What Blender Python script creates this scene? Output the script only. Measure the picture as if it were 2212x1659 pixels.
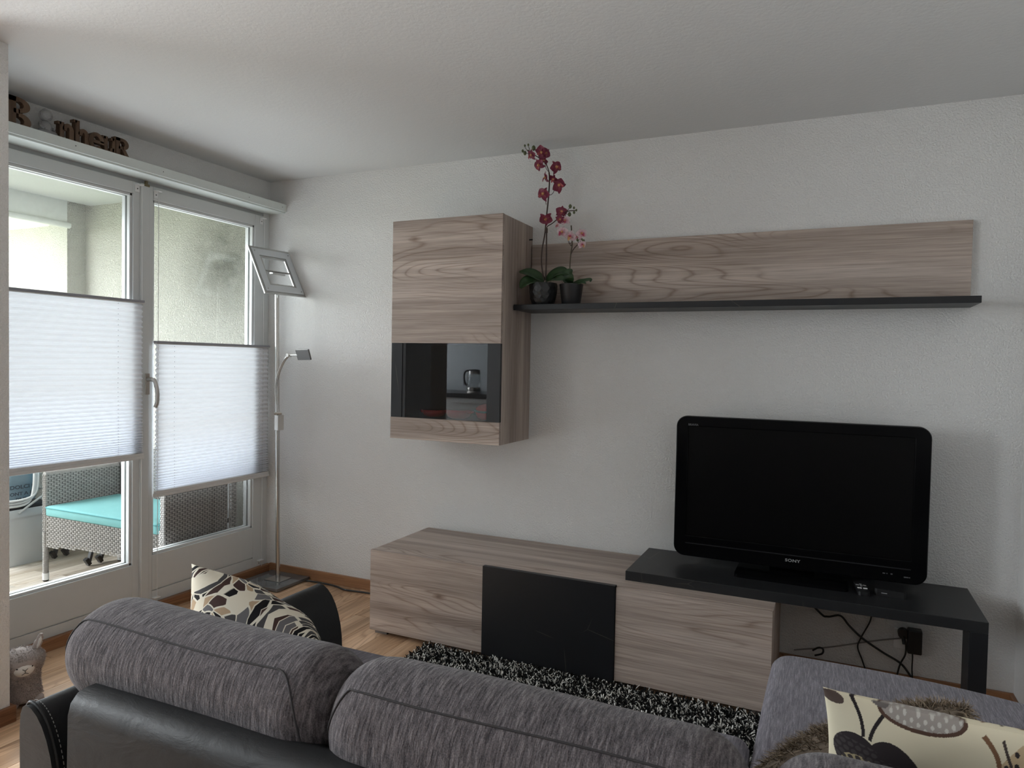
import bpy, bmesh, math, random
import numpy as np
from mathutils import Vector, Matrix, Euler

S = bpy.context.scene
for o in list(bpy.data.objects):
    bpy.data.objects.remove(o)
C = S.collection
PI = math.pi

# ---------------------------------------------------------------- camera
cam_data = bpy.data.cameras.new('camera')
cam_data.sensor_width = 36.0
cam_data.lens = 1509.09 / 2212 * 36.0
cam_data.clip_start = 0.05
cam = bpy.data.objects.new('camera', cam_data)
C.objects.link(cam)
yaw, pitch, roll = -0.4278, -0.0294, 0.0190
fw = Vector((math.sin(yaw) * math.cos(pitch), math.cos(yaw) * math.cos(pitch), math.sin(pitch)))
rt = Vector((math.cos(yaw), -math.sin(yaw), 0))
up = rt.cross(fw)
r2 = rt * math.cos(roll) + up * math.sin(roll)
u2 = -rt * math.sin(roll) + up * math.cos(roll)
M = Matrix((r2, u2, -fw)).transposed().to_4x4()
M.translation = Vector((3.158, -3.303, 1.3207))
cam.matrix_world = M
S.camera = cam

# ---------------------------------------------------------------- daylight
world = bpy.data.worlds.new('world')
S.world = world
world.use_nodes = True
wn = world.node_tree
wn.nodes.clear()
w_out = wn.nodes.new('ShaderNodeOutputWorld')
w_bg = wn.nodes.new('ShaderNodeBackground')
w_tc = wn.nodes.new('ShaderNodeTexCoord')
w_sep = wn.nodes.new('ShaderNodeSeparateXYZ')
w_rmp = wn.nodes.new('ShaderNodeValToRGB')
w_rmp.color_ramp.elements[0].position = 0.48
w_rmp.color_ramp.elements[0].color = (0.66, 0.68, 0.63, 1)
w_rmp.color_ramp.elements[1].position = 0.56
w_rmp.color_ramp.elements[1].color = (0.90, 0.95, 1.0, 1)
w_map = wn.nodes.new('ShaderNodeMapRange')
w_map.inputs['From Min'].default_value = -1
wn.links.new(w_tc.outputs['Generated'], w_sep.inputs[0])
wn.links.new(w_sep.outputs['Z'], w_map.inputs['Value'])
wn.links.new(w_map.outputs[0], w_rmp.inputs[0])
wn.links.new(w_rmp.outputs[0], w_bg.inputs[0])
wn.links.new(w_bg.outputs[0], w_out.inputs[0])
w_bg.inputs[1].default_value = 11.5

def portal(name, loc, rot, sx, sy):
    d = bpy.data.lights.new(name, 'AREA')
    d.shape = 'RECTANGLE'; d.size = sx; d.size_y = sy
    d.cycles.is_portal = True
    o = bpy.data.objects.new(name, d); C.objects.link(o)
    o.location = loc; o.rotation_euler = rot
    return o
# openings towards the sky: balcony front, added kitchen window
portal('balcony_daylight', (-2.01, -1.0, 1.10), (0, -PI / 2, 0), 2.34, 1.86)
portal('added_window_portal', (-1.79, -3.275, 1.55), (0, -PI / 2, 0), 1.20, 1.35)

def daylight(name, loc, rot, sx, sy, power, col):
    d = bpy.data.lights.new(name, 'AREA')
    d.shape = 'RECTANGLE'; d.size = sx; d.size_y = sy
    d.energy = power; d.color = col
    o = bpy.data.objects.new(name, d); C.objects.link(o)
    o.location = loc; o.rotation_euler = rot
    return o
# area lights standing in for daylight at the balcony windows and an added kitchen window
daylight('window_daylight', (-0.145, -0.92, 1.15), (0, -PI / 2, 0), 1.72, 1.60, 38.0, (0.89, 0.95, 1.0))
daylight('kitchen_fill_light', (-1.65, -3.275, 1.55), (0, -PI / 2, 0), 1.15, 1.3, 148.0, (0.91, 0.965, 1.0))  # room fill, placed at the added unseen window

vs = S.view_settings
vs.view_transform = 'Standard'
vs.look = 'None'
vs.gamma = 1.0
vs.use_curve_mapping = False
vs.exposure = 0.0
S.display_settings.display_device = 'sRGB'
S.cycles.max_bounces = 14
S.cycles.diffuse_bounces = 7
S.cycles.transparent_max_bounces = 24
S.cycles.caustics_reflective = False
S.cycles.caustics_refractive = False
S.cycles.sample_clamp_indirect = 6.0

# ---------------------------------------------------------------- helpers
class MB:
    """collects shapes into one mesh"""
    def __init__(s):
        s.v = []; s.f = []; s.sm = []
    def add(s, vs, fs, smooth=False):
        b = len(s.v); s.v += [tuple(p) for p in vs]
        s.f += [tuple(b + i for i in q) for q in fs]; s.sm += [smooth] * len(fs)
        return s
    def box(s, a, b, rot=None, at=None):
        x0, y0, z0 = a; x1, y1, z1 = b
        vs = [(x0,y0,z0),(x1,y0,z0),(x1,y1,z0),(x0,y1,z0),(x0,y0,z1),(x1,y0,z1),(x1,y1,z1),(x0,y1,z1)]
        if rot is not None:
            R = rot.to_matrix() if isinstance(rot, Euler) else rot
            c = Vector(at) if at is not None else Vector((0, 0, 0))
            vs = [tuple(R @ Vector(p) + c) for p in vs]
        return s.add(vs, [(0,3,2,1),(4,5,6,7),(0,1,5,4),(1,2,6,5),(2,3,7,6),(3,0,4,7)])
    def tube(s, pts, r, n=10, cap=True, smooth=True):
        pts = [Vector(p) for p in pts]; m = len(pts)
        rs = r if isinstance(r, (list, tuple)) else [r] * m
        vs = []; fs = []
        t0 = (pts[1] - pts[0]).normalized()
        ref = Vector((0, 0, 1)) if abs(t0.z) < 0.9 else Vector((1, 0, 0))
        a = t0.cross(ref).normalized()
        for i, p in enumerate(pts):
            t = (pts[min(i + 1, m - 1)] - pts[max(i - 1, 0)]).normalized()
            a = (a - t * a.dot(t)).normalized(); b = t.cross(a)
            for k in range(n):
                w = 2 * PI * k / n
                vs.append(p + (a * math.cos(w) + b * math.sin(w)) * rs[i])
        for i in range(m - 1):
            for k in range(n):
                k2 = (k + 1) % n
                fs.append((i*n+k, i*n+k2, (i+1)*n+k2, (i+1)*n+k))
        s.add(vs, fs, smooth)
        if cap:
            s.add(vs[:n], [tuple(range(n))[::-1]]); s.add(vs[-n:], [tuple(range(n))])
        return s
    def lathe(s, prof, n=32, at=(0,0,0), smooth=True, cap=True):
        vs = []; fs = []
        for (r, z) in prof:
            for k in range(n):
                w = 2 * PI * k / n
                vs.append((at[0] + r * math.cos(w), at[1] + r * math.sin(w), at[2] + z))
        for i in range(len(prof) - 1):
            for k in range(n):
                k2 = (k + 1) % n
                fs.append((i*n+k, i*n+k2, (i+1)*n+k2, (i+1)*n+k))
        s.add(vs, fs, smooth)
        if cap:
            if prof[0][0] > 1e-4: s.add(vs[:n], [tuple(range(n))[::-1]])
            if prof[-1][0] > 1e-4: s.add(vs[-n:], [tuple(range(n))])
        return s
    def prism(s, poly, d, frame=None, smooth=False):
        """poly in 2d (u, v) extruded 0..d along w; frame = (origin, U, V, W)"""
        o, U, V, W = frame if frame else (Vector((0,0,0)), Vector((1,0,0)), Vector((0,0,1)), Vector((0,1,0)))
        o, U, V, W = Vector(o), Vector(U), Vector(V), Vector(W)
        n = len(poly)
        vs = [o + U*u + V*v for u, v in poly] + [o + U*u + V*v + W*d for u, v in poly]
        s.add(vs, [tuple(range(n)), tuple(range(2*n-1, n-1, -1))])
        s.add(vs, [(i, i + n, (i+1) % n + n, (i+1) % n) for i in range(n)], smooth)
        return s
    def grid(s, fn, nu, nv, smooth=True, wrap_u=False, wrap_v=False):
        vs = [fn(i / (nu if wrap_u else nu - 1), j / (nv if wrap_v else nv - 1)) for i in range(nu) for j in range(nv)]
        fs = []
        for i in range(nu if wrap_u else nu - 1):
            for j in range(nv if wrap_v else nv - 1):
                i2 = (i+1) % nu; j2 = (j+1) % nv
                fs.append((i*nv+j, i2*nv+j, i2*nv+j2, i*nv+j2))
        return s.add(vs, fs, smooth)
    def mesh(s, name, m, weld=False):
        me = bpy.data.meshes.new(name)
        me.from_pydata(s.v, [], s.f)
        me.polygons.foreach_set('use_smooth', s.sm)
        if m: me.materials.append(m)
        bm = bmesh.new(); bm.from_mesh(me)
        if weld: bmesh.ops.remove_doubles(bm, verts=bm.verts, dist=1e-5)
        bmesh.ops.recalc_face_normals(bm, faces=bm.faces)
        bm.to_mesh(me); bm.free()
        me.update()
        return me

def put(name, me, parent=None, loc=None, bevel=0.0, seg=2, subsurf=0):
    o = bpy.data.objects.new(name, me); C.objects.link(o)
    if parent is not None: o.parent = parent
    if loc is not None: o.location = loc
    if bevel:
        b = o.modifiers.new('bevel', 'BEVEL'); b.width = bevel; b.segments = seg
        b.limit_method = 'ANGLE'; b.angle_limit = math.radians(40); b.harden_normals = False
    if subsurf:
        q = o.modifiers.new('subsurf', 'SUBSURF'); q.levels = subsurf; q.render_levels = subsurf
    return o

def part(name, mb, m, parent=None, bevel=0.0, seg=2, subsurf=0, weld=False, label=None):
    o = put(name, mb.mesh(name, m, weld), parent, None, bevel, seg, subsurf)
    if label: o['label'] = label
    return o

def tag(o, label, cat, group=None):
    o['label'] = label; o['category'] = cat
    if group: o['group'] = group
    return o

def thing(name, label, cat, loc=(0,0,0), rotz=0.0, group=None):
    o = bpy.data.objects.new(name, None); C.objects.link(o)
    o.empty_display_size = 0.05
    o.location = loc; o.rotation_euler = (0, 0, rotz)
    return tag(o, label, cat, group)

def struct(name, mb, m, parent=None, bevel=0.0, label=None):
    o = part(name, mb, m, parent, bevel)
    if parent is None: o['kind'] = 'structure'
    if label: o['label'] = label
    return o

def struct_root(name, loc=(0,0,0)):
    o = bpy.data.objects.new(name, None); C.objects.link(o)
    o.location = loc; o.empty_display_size = 0.05
    o['kind'] = 'structure'
    return o

def Box(a, b): return MB().box(a, b)

def catmull(pts, n=8):
    P = [Vector(p) for p in pts]
    P = [P[0] * 2 - P[1]] + P + [P[-1] * 2 - P[-2]]
    out = []
    for i in range(1, len(P) - 2):
        p0, p1, p2, p3 = P[i-1], P[i], P[i+1], P[i+2]
        for k in range(n):
            t = k / n
            out.append(0.5 * ((2*p1) + (p2-p0)*t + (2*p0-5*p1+4*p2-p3)*t*t + (3*p1-p0-3*p2+p3)*t**3))
    out.append(P[-2])
    return out

def rrect(w, h, r, n=8):
    """rounded rectangle outline centred at 0"""
    out = []
    for cx, cy, a0 in ((w/2-r, h/2-r, 0), (-w/2+r, h/2-r, PI/2), (-w/2+r, -h/2+r, PI), (w/2-r, -h/2+r, 1.5*PI)):
        for k in range(n + 1):
            a = a0 + PI/2 * k / n
            out.append((cx + r*math.cos(a), cy + r*math.sin(a)))
    return out

def text_part(name, txt, size, m, parent, loc, rot, extrude=0.0006, bold=0.0, sx=1.0, align='CENTER', space=1.0):
    cu = bpy.data.curves.new(name, 'FONT'); cu.body = txt; cu.size = size
    cu.extrude = extrude; cu.offset = bold; cu.align_x = align; cu.align_y = 'CENTER'
    cu.space_character = space
    cu.resolution_u = 3
    tmp = bpy.data.objects.new(name, cu); C.objects.link(tmp)
    dg = bpy.context.evaluated_depsgraph_get()
    me = bpy.data.meshes.new_from_object(tmp.evaluated_get(dg))
    bpy.data.objects.remove(tmp)
    me.materials.clear(); me.materials.append(m)
    o = bpy.data.objects.new(name, me); C.objects.link(o)
    o.parent = parent; o.location = loc; o.rotation_euler = rot; o.scale = (sx, 1, 1)
    return o

# ---------------------------------------------------------------- materials
def new_mat(name):
    m = bpy.data.materials.new(name); m.use_nodes = True
    nt = m.node_tree
    return m, nt, nt.nodes['Principled BSDF'], nt.nodes['Material Output']

class N:
    """tiny node-graph helper"""
    def __init__(s, nt): s.nt = nt
    def n(s, t, **kw):
        x = s.nt.nodes.new(t)
        for k, v in kw.items():
            if k in x.bl_rna.properties: setattr(x, k, v)
            else: s.set(x.inputs[k.replace('_', ' ')], v)
        return x
    def set(s, inp, v):
        if isinstance(v, bpy.types.NodeSocket): s.nt.links.new(v, inp)
        else: inp.default_value = v
    def coord(s, scale=(1,1,1), kind='Object', rot=(0,0,0), loc=(0,0,0)):
        t = s.nt.nodes.new('ShaderNodeTexCoord')
        mp = s.nt.nodes.new('ShaderNodeMapping')
        mp.inputs['Scale'].default_value = scale; mp.inputs['Rotation'].default_value = rot; mp.inputs['Location'].default_value = loc
        s.nt.links.new(t.outputs[kind], mp.inputs[0])
        return mp.outputs[0]
    def noise(s, vec, scale=5, detail=2, rough=0.5, dist=0.0, out=0):
        x = s.nt.nodes.new('ShaderNodeTexNoise')
        s.nt.links.new(vec, x.inputs['Vector'])
        x.inputs['Scale'].default_value = scale; x.inputs['Detail'].default_value = detail
        x.inputs['Roughness'].default_value = rough; x.inputs['Distortion'].default_value = dist
        return x.outputs[out]
    def math(s, op, a, b=0.0, c=0.0, clamp=False):
        x = s.nt.nodes.new('ShaderNodeMath'); x.operation = op; x.use_clamp = clamp
        s.set(x.inputs[0], a); s.set(x.inputs[1], b); s.set(x.inputs[2], c)
        return x.outputs[0]
    def ramp(s, fac, stops):
        x = s.nt.nodes.new('ShaderNodeValToRGB'); r = x.color_ramp
        while len(r.elements) < len(stops): r.elements.new(0.5)
        for e, (p, c) in zip(r.elements, stops):
            e.position = p; e.color = c if len(c) == 4 else (*c, 1)
        s.set(x.inputs[0], fac)
        return x.outputs[0]
    def mix(s, fac, a, b, blend='MIX'):
        x = s.nt.nodes.new('ShaderNodeMix'); x.data_type = 'RGBA'; x.blend_type = blend
        s.set(x.inputs[0], fac)
        for inp, v in ((x.inputs[6], a), (x.inputs[7], b)):
            s.set(inp, (*v, 1) if isinstance(v, tuple) and len(v) == 3 else v)
        return x.outputs[2]
    def bump(s, h, strength=0.3, dist=0.002):
        x = s.nt.nodes.new('ShaderNodeBump')
        x.inputs['Strength'].default_value = strength; x.inputs['Distance'].default_value = dist
        s.nt.links.new(h, x.inputs['Height'])
        return x.outputs[0]

def plain(name, col, rough=0.5, metal=0.0, spec=0.5, var=0.06, vscale=30.0, bump=0.0, bscale=200.0, coat=0.0):
    m, nt, b, out = new_mat(name); g = N(nt)
    v = g.coord()
    f = g.noise(v, vscale, 3)
    c2 = tuple(min(1, c * (1 + var)) for c in col); c1 = tuple(c * (1 - var) for c in col)
    nt.links.new(g.mix(f, c1, c2), b.inputs['Base Color'])
    b.inputs['Roughness'].default_value = rough; b.inputs['Metallic'].default_value = metal
    b.inputs['Specular IOR Level'].default_value = spec
    b.inputs['Coat Weight'].default_value = coat
    if bump: nt.links.new(g.bump(g.noise(v, bscale, 2), bump, 0.002), b.inputs['Normal'])
    return m

def plaster(name, col, scale=110, strength=0.5, dist=0.004, stain=None):
    m, nt, b, out = new_mat(name); g = N(nt)
    v = g.coord()
    n1 = g.noise(v, scale, 3, 0.6, 0.4)
    h = g.ramp(n1, [(0.35, (0,0,0)), (0.62, (1,1,1))])
    big = g.noise(v, 1.6, 2)
    c = g.mix(big, tuple(x * 0.965 for x in col), tuple(min(1, x * 1.02) for x in col))
    if stain:
        c = stain(g, c)
    nt.links.new(c, b.inputs['Base Color'])
    b.inputs['Roughness'].default_value = 0.9; b.inputs['Specular IOR Level'].default_value = 0.2
    nt.links.new(g.bump(h, strength, dist), b.inputs['Normal'])
    return m

def oak(name, along='x', dark=(0.262,0.208,0.180), mid=(0.400,0.328,0.287), light=(0.520,0.442,0.395), rough=0.5, seed=0.0, per_object=False, knots=True):
    """grey-brown oak decor: grain runs along one axis, contour loops, fibres, small knots"""
    m, nt, b, out = new_mat(name); g = N(nt)
    L, W = 1.0, 1.0
    def sc(a, c):  # a along the grain, c across
        return {'x': (a, c, c), 'y': (c, a, c), 'z': (c, c, a)}[along]
    tc = nt.nodes.new('ShaderNodeTexCoord')
    base = tc.outputs['Object']
    off = nt.nodes.new('ShaderNodeVectorMath'); off.operation = 'ADD'
    nt.links.new(base, off.inputs[0])
    if per_object:
        oi = nt.nodes.new('ShaderNodeObjectInfo')
        cx = g.n('ShaderNodeCombineXYZ')
        for k in range(3): nt.links.new(g.math('MULTIPLY', oi.outputs['Random'], 37.0 + 11 * k), cx.inputs[k])
        nt.links.new(cx.outputs[0], off.inputs[1])
    else:
        off.inputs[1].default_value = (seed * 3.1, seed * 5.7, seed * 2.3)
    base = off.outputs[0]
    def mp(scale):
        x = nt.nodes.new('ShaderNodeMapping'); x.inputs['Scale'].default_value = scale
        nt.links.new(base, x.inputs[0]); return x.outputs[0]
    band = g.noise(mp(sc(0.30, 10.0)), 1.0, 1)
    field = g.noise(mp(sc(0.60, 5.0)), 1.0, 1.6, 0.42, 0.10)
    loops = g.math('PINGPONG', g.math('MULTIPLY', field, 38.0), 0.5)
    loops = g.ramp(loops, [(0.0, (0,0,0)), (0.13, (0.8,0.8,0.8)), (0.34, (1,1,1))])
    mask = g.ramp(g.noise(mp(sc(0.8, 4.0)), 1.3, 1), [(0.47, (0,0,0)), (0.60, (1,1,1))])
    fib = g.noise(mp(sc(4.0, 190.0)), 1.0, 3, 0.65)
    fib2 = g.noise(mp(sc(1.6, 45.0)), 1.0, 3, 0.6)
    t = g.math('ADD', g.math('MULTIPLY', band, 0.62), g.math('MULTIPLY', fib2, 0.34))
    col = g.ramp(t, [(0.33, dark), (0.48, mid), (0.64, light)])
    lp = g.mix(mask, (1,1,1), g.mix(loops, (0.66,0.60,0.56), (1.03,1.02,1.01)))
    col = g.mix(1.0, col, lp, 'MULTIPLY')
    fr = g.ramp(fib, [(0.30, (0.76,0.74,0.72)), (0.50, (1.0,1.0,1.0)), (0.72, (1.2,1.2,1.19))])
    col = g.mix(1.0, col, fr, 'MULTIPLY')
    if knots:
        vo = g.n('ShaderNodeTexVoronoi', feature='F1')
        sx_ = nt.nodes.new('ShaderNodeSeparateXYZ'); nt.links.new(base, sx_.inputs[0])
        ia = 'xyz'.index(along); ib, ic = [i for i in range(3) if i != ia]
        pq = nt.nodes.new('ShaderNodeCombineXYZ')
        nt.links.new(g.math('MULTIPLY', sx_.outputs[ia], 2.3), pq.inputs[0])
        nt.links.new(g.math('MULTIPLY', g.math('ADD', sx_.outputs[ib], sx_.outputs[ic]), 5.0), pq.inputs[1])
        nt.links.new(pq.outputs[0], vo.inputs['Vector']); vo.inputs['Scale'].default_value = 1.0
        rc_ = nt.nodes.new('ShaderNodeSeparateColor'); nt.links.new(vo.outputs['Color'], rc_.inputs[0])
        dd = g.math('ADD', vo.outputs['Distance'], g.math('MULTIPLY', g.math('GREATER_THAN', rc_.outputs[0], 0.50), 1.0))
        dd = g.math('ADD', dd, g.math('MULTIPLY', g.noise(mp(sc(30.0, 60.0)), 1.0, 2), 0.05))
        k = g.ramp(dd, [(0.035, (0.36,0.29,0.26)), (0.075, (0.72,0.66,0.62)), (0.125, (1,1,1))])
        col = g.mix(0.9, col, k, 'MULTIPLY')
    if per_object:
        vv = g.math('ADD', g.math('MULTIPLY', oi.outputs['Random'], 0.36), 0.82)
        cc = g.n('ShaderNodeCombineColor')
        for k in range(3): nt.links.new(vv, cc.inputs[k])
        col = g.mix(1.0, col, cc.outputs[0], 'MULTIPLY')
    nt.links.new(col, b.inputs['Base Color'])
    b.inputs['Roughness'].default_value = rough; b.inputs['Specular IOR Level'].default_value = 0.35
    nt.links.new(g.bump(fib, 0.12, 0.0008), b.inputs['Normal'])
    return m

def metal(name, col, rough, brush=None):
    m, nt, b, out = new_mat(name); g = N(nt)
    b.inputs['Metallic'].default_value = 1.0
    v = g.coord(brush or (60, 60, 60))
    f = g.noise(v, 3.0, 3)
    nt.links.new(g.mix(f, tuple(c*0.9 for c in col), col), b.inputs['Base Color'])
    nt.links.new(g.math('ADD', g.math('MULTIPLY', f, 0.12), rough - 0.06), b.inputs['Roughness'])
    return m

def glass_mat(name, tint=(1,1,1), refl=0.08, rough=0.0):
    """thin pane: see-through with a fresnel mirror share"""
    m, nt, b, out = new_mat(name); g = N(nt)
    nt.nodes.remove(b)
    tr = g.n('ShaderNodeBsdfTransparent'); tr.inputs[0].default_value = (*tint, 1)
    gl = g.n('ShaderNodeBsdfGlossy'); gl.inputs['Roughness'].default_value = rough
    lw = g.n('ShaderNodeLayerWeight'); lw.inputs['Blend'].default_value = 0.25
    f = g.math('ADD', g.math('MULTIPLY', lw.outputs['Fresnel'], 0.5), refl, clamp=True)
    mx = g.n('ShaderNodeMixShader')
    nt.links.new(f, mx.inputs[0]); nt.links.new(tr.outputs[0], mx.inputs[1]); nt.links.new(gl.outputs[0], mx.inputs[2])
    nt.links.new(mx.outputs[0], out.inputs[0])
    return m

def slub(name, dark, light, axis='x', fine=260.0, coarse=9.0, bump=0.5):
    """woven upholstery with irregular ribs; axis = direction across the ribs"""
    m, nt, b, out = new_mat(name); g = N(nt)
    sc = {'x': (fine, coarse, coarse), 'y': (coarse, fine, coarse)}[axis]
    rib = g.noise(g.coord(sc), 1.0, 2.0, 0.6)
    wv = g.noise(g.coord(), 420.0, 2.0, 0.6)
    big = g.noise(g.coord(), 7.0, 2.0)
    t = g.math('ADD', g.math('MULTIPLY', rib, 0.62), g.math('MULTIPLY', wv, 0.38))
    mid = tuple((a + c) / 2.2 for a, c in zip(dark, light))
    col = g.ramp(t, [(0.36, dark), (0.52, mid), (0.66, light)])
    col = g.mix(g.math('MULTIPLY', big, 0.5), col, g.mix(1.0, col, (0.8, 0.78, 0.8), 'MULTIPLY'))
    nt.links.new(col, b.inputs['Base Color'])
    b.inputs['Roughness'].default_value = 0.95; b.inputs['Specular IOR Level'].default_value = 0.12
    b.inputs['Sheen Weight'].default_value = 0.12
    nt.links.new(g.bump(t, bump, 0.003), b.inputs['Normal'])
    return m

def leather(name, col):
    m, nt, b, out = new_mat(name); g = N(nt)
    v = g.coord()
    vo = g.n('ShaderNodeTexVoronoi', feature='DISTANCE_TO_EDGE'); nt.links.new(v, vo.inputs['Vector']); vo.inputs['Scale'].default_value = 330.0
    big = g.noise(v, 5.0, 3)
    nt.links.new(g.mix(big, tuple(c*0.75 for c in col), tuple(c*1.25 for c in col)), b.inputs['Base Color'])
    nt.links.new(g.math('ADD', g.math('MULTIPLY', big, 0.12), 0.46), b.inputs['Roughness'])
    b.inputs['Specular IOR Level'].default_value = 0.32
    hh = g.math('ADD', g.math('MULTIPLY', vo.outputs['Distance'], 0.10), g.math('MULTIPLY', g.noise(g.coord((6, 14, 14)), 1.6, 4, 0.6, 0.6), 1.6))
    nt.links.new(g.bump(hh, 0.25, 0.006), b.inputs['Normal'])
    return m

def attr_mat(name, rough=0.9, attr='col', sheen=0.0):
    m, nt, b, out = new_mat(name)
    a = nt.nodes.new('ShaderNodeAttribute'); a.attribute_name = attr
    nt.links.new(a.outputs['Color'], b.inputs['Base Color'])
    b.inputs['Roughness'].default_value = rough; b.inputs['Specular IOR Level'].default_value = 0.2
    return m

def np_mesh(name, V, F, m, col=None, smooth=False):
    """V (n,3) float array, F (k,3|4) int array -> mesh, quickly; col per vertex (n,3)"""
    me = bpy.data.meshes.new(name)
    k = F.shape[1]
    me.vertices.add(len(V)); me.vertices.foreach_set('co', np.ascontiguousarray(V, dtype=np.float32).ravel())
    me.loops.add(F.size); me.loops.foreach_set('vertex_index', np.ascontiguousarray(F, dtype=np.int32).ravel())
    me.polygons.add(len(F)); me.polygons.foreach_set('loop_start', np.arange(0, F.size, k, dtype=np.int32))
    me.polygons.foreach_set('use_smooth', np.full(len(F), smooth))
    me.update(calc_edges=True)
    if col is not None:
        a = me.color_attributes.new('col', 'FLOAT_COLOR', 'POINT')
        a.data.foreach_set('color', np.hstack([col, np.ones((len(V), 1))]).astype(np.float32).ravel())
    me.materials.append(m)
    return me

# ---------------------------------------------------------------- shared materials
def dirt(g, c):
    v = g.coord((1, 1, 1))
    vm = g.n('ShaderNodeVectorMath', operation='DISTANCE'); g.nt.links.new(v, vm.inputs[0]); vm.inputs[1].default_value = (-0.42, 0.05, 1.95)
    spot = g.ramp(vm.outputs['Value'], [(0.0, (1,1,1)), (0.45, (0,0,0))])
    f = g.math('MULTIPLY', spot, g.math('MULTIPLY', g.noise(v, 9.0, 5, 0.7), 1.7), clamp=True)
    return g.mix(f, c, (0.26, 0.26, 0.23))

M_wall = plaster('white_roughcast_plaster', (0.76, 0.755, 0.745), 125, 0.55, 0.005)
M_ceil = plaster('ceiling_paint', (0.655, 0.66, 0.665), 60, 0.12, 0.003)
M_kit = plain('kitchen_wall_paint', (0.62, 0.63, 0.64), 0.7)
M_out = plaster('balcony_roughcast', (0.77, 0.75, 0.70), 95, 0.9, 0.009)
M_out2 = plaster('stained_balcony_roughcast', (0.77, 0.75, 0.70), 95, 0.9, 0.009, dirt)
M_outp = plain('balcony_white_paint', (0.82, 0.83, 0.81), 0.8)
M_frame = plain('white_window_lacquer', (0.60, 0.615, 0.615), 0.42, var=0.02)
M_frame_shade = plain('shaded_head_frame_lacquer', (0.40, 0.41, 0.41), 0.5, var=0.02)  # window lacquer darkened to carry the shade under the pelmet
M_pelmet = plain('pale_green_grey_paint', (0.68, 0.73, 0.71), 0.55, var=0.02)
M_base = oak('brown_skirting_wood', 'x', (0.20, 0.095, 0.045), (0.32, 0.16, 0.08), (0.42, 0.23, 0.12), 0.45, knots=False)
M_base_y = oak('brown_skirting_wood_y', 'y', (0.16, 0.075, 0.038), (0.25, 0.12, 0.06), (0.34, 0.18, 0.09), 0.45, knots=False)
M_floor = oak('oak_laminate', 'y', (0.33, 0.20, 0.115), (0.50, 0.32, 0.195), (0.64, 0.44, 0.29), 0.36, per_object=True)
M_bfloor = oak('balcony_vinyl', 'y', (0.34, 0.28, 0.21), (0.48, 0.42, 0.35), (0.60, 0.55, 0.49), 0.42, per_object=True, knots=False)
M_gap = plain('dark_joint', (0.05, 0.035, 0.025), 0.9)
M_glass = glass_mat('window_glass', (0.98, 0.985, 0.98), 0.008)
M_ground = plain('lawn_far_below', (0.20, 0.22, 0.15), 0.95, vscale=0.6, var=0.3)
M_screw = plain('dark_screw', (0.10, 0.10, 0.10), 0.5)
M_chrome = metal('brushed_nickel', (0.62, 0.60, 0.57), 0.32)
M_white = plain('white_plastic', (0.78, 0.78, 0.78), 0.4, var=0.02)
M_black = plain('black_plastic', (0.012, 0.012, 0.013), 0.38, var=0.1)
M_line = plain('groove_shadow_paint', (0.05, 0.05, 0.05), 0.9)

H = 2.4
# ---------------------------------------------------------------- living room shell
struct('wall_back', Box((-0.15, 0.0, -0.2), (4.0, 0.2, H + 0.2)), M_wall)
struct('wall_right', Box((3.85, -4.65, -0.2), (4.05, 0.0, H + 0.2)), M_wall)
struct('wall_rear', Box((-1.8, -4.7, -0.2), (4.05, -4.5, H + 0.2)), M_kit)
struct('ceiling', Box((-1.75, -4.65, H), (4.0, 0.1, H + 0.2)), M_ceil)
struct('wall_left', Box((-0.15, -1.90, 2.205), (0.0, 0.0, H)), M_wall)            # above the windows
struct('wall_partition', Box((-0.15, -2.02, 0.0), (0.513, -1.793, H)), M_wall)
k = MB()
k.box((-1.8, -2.60, -0.2), (-1.6, -2.02, H)).box((-1.8, -4.6, -0.2), (-1.6, -3.95, H))
k.box((-1.8, -3.95, -0.2), (-1.6, -2.60, 0.95)).box((-1.8, -3.95, 2.15), (-1.6, -2.60, H))
struct('wall_kitchen', k, M_kit)
struct('wall_kitchen_side', Box((-1.8, -2.02, -0.2), (-0.15, -1.93, 2.47)), M_out)

floor = struct('floor', MB().box((-0.14, -4.65, -0.2), (4.0, 0.1, -0.008)).box((-1.75, -4.65, -0.2), (-0.14, -2.0, -0.008)), M_gap)
rnd = random.Random(4)
pm = {}
xw = 0.140
x = -0.036 - 12 * xw
col_i = 0
while x < 3.86:
    x1 = min(x + xw, 3.86)
    y = -4.5 + rnd.choice((0.3, 0.55, 0.9, 1.15))
    ys = [-4.5]
    while y < -0.05: ys.append(y); y += 1.28
    ys.append(0.0)
    if x < 0.0: ys = sorted(set(ys + [-2.02]))
    for a, b_ in zip(ys[:-1], ys[1:]):
        xs = x
        if x < 0.0 and a >= -2.021:
            if x1 < 0.02: continue
            xs = 0.0
        if b_ - a < 0.02: continue
        mb = Box((0, 0, -0.008), (x1 - xs - 0.0022, b_ - a - 0.002, 0.0))
        o = put('floor_plank', mb.mesh('floor_plank', M_floor), floor, (xs, a, 0))
    x += xw

sk = MB().box((0.03, -0.016, 0.0), (3.85, 0.0, 0.060))
struct('baseboard_back', sk, M_base, bevel=0.003)
struct('baseboard_left', MB().box((0.0, -1.793, 0.0), (0.03, 0.0, 0.052)), M_base_y, bevel=0.003)
struct('baseboard_right', MB().box((3.834, -4.4, 0.0), (3.85, -0.016, 0.060)), M_base_y, bevel=0.003)
struct('baseboard_partition', MB().box((0.513, -2.036, 0.0), (0.530, -1.779, 0.060)).box((0.06, -1.793, 0.0), (0.5135, -1.779, 0.060)), M_base_y, bevel=0.003)

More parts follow.
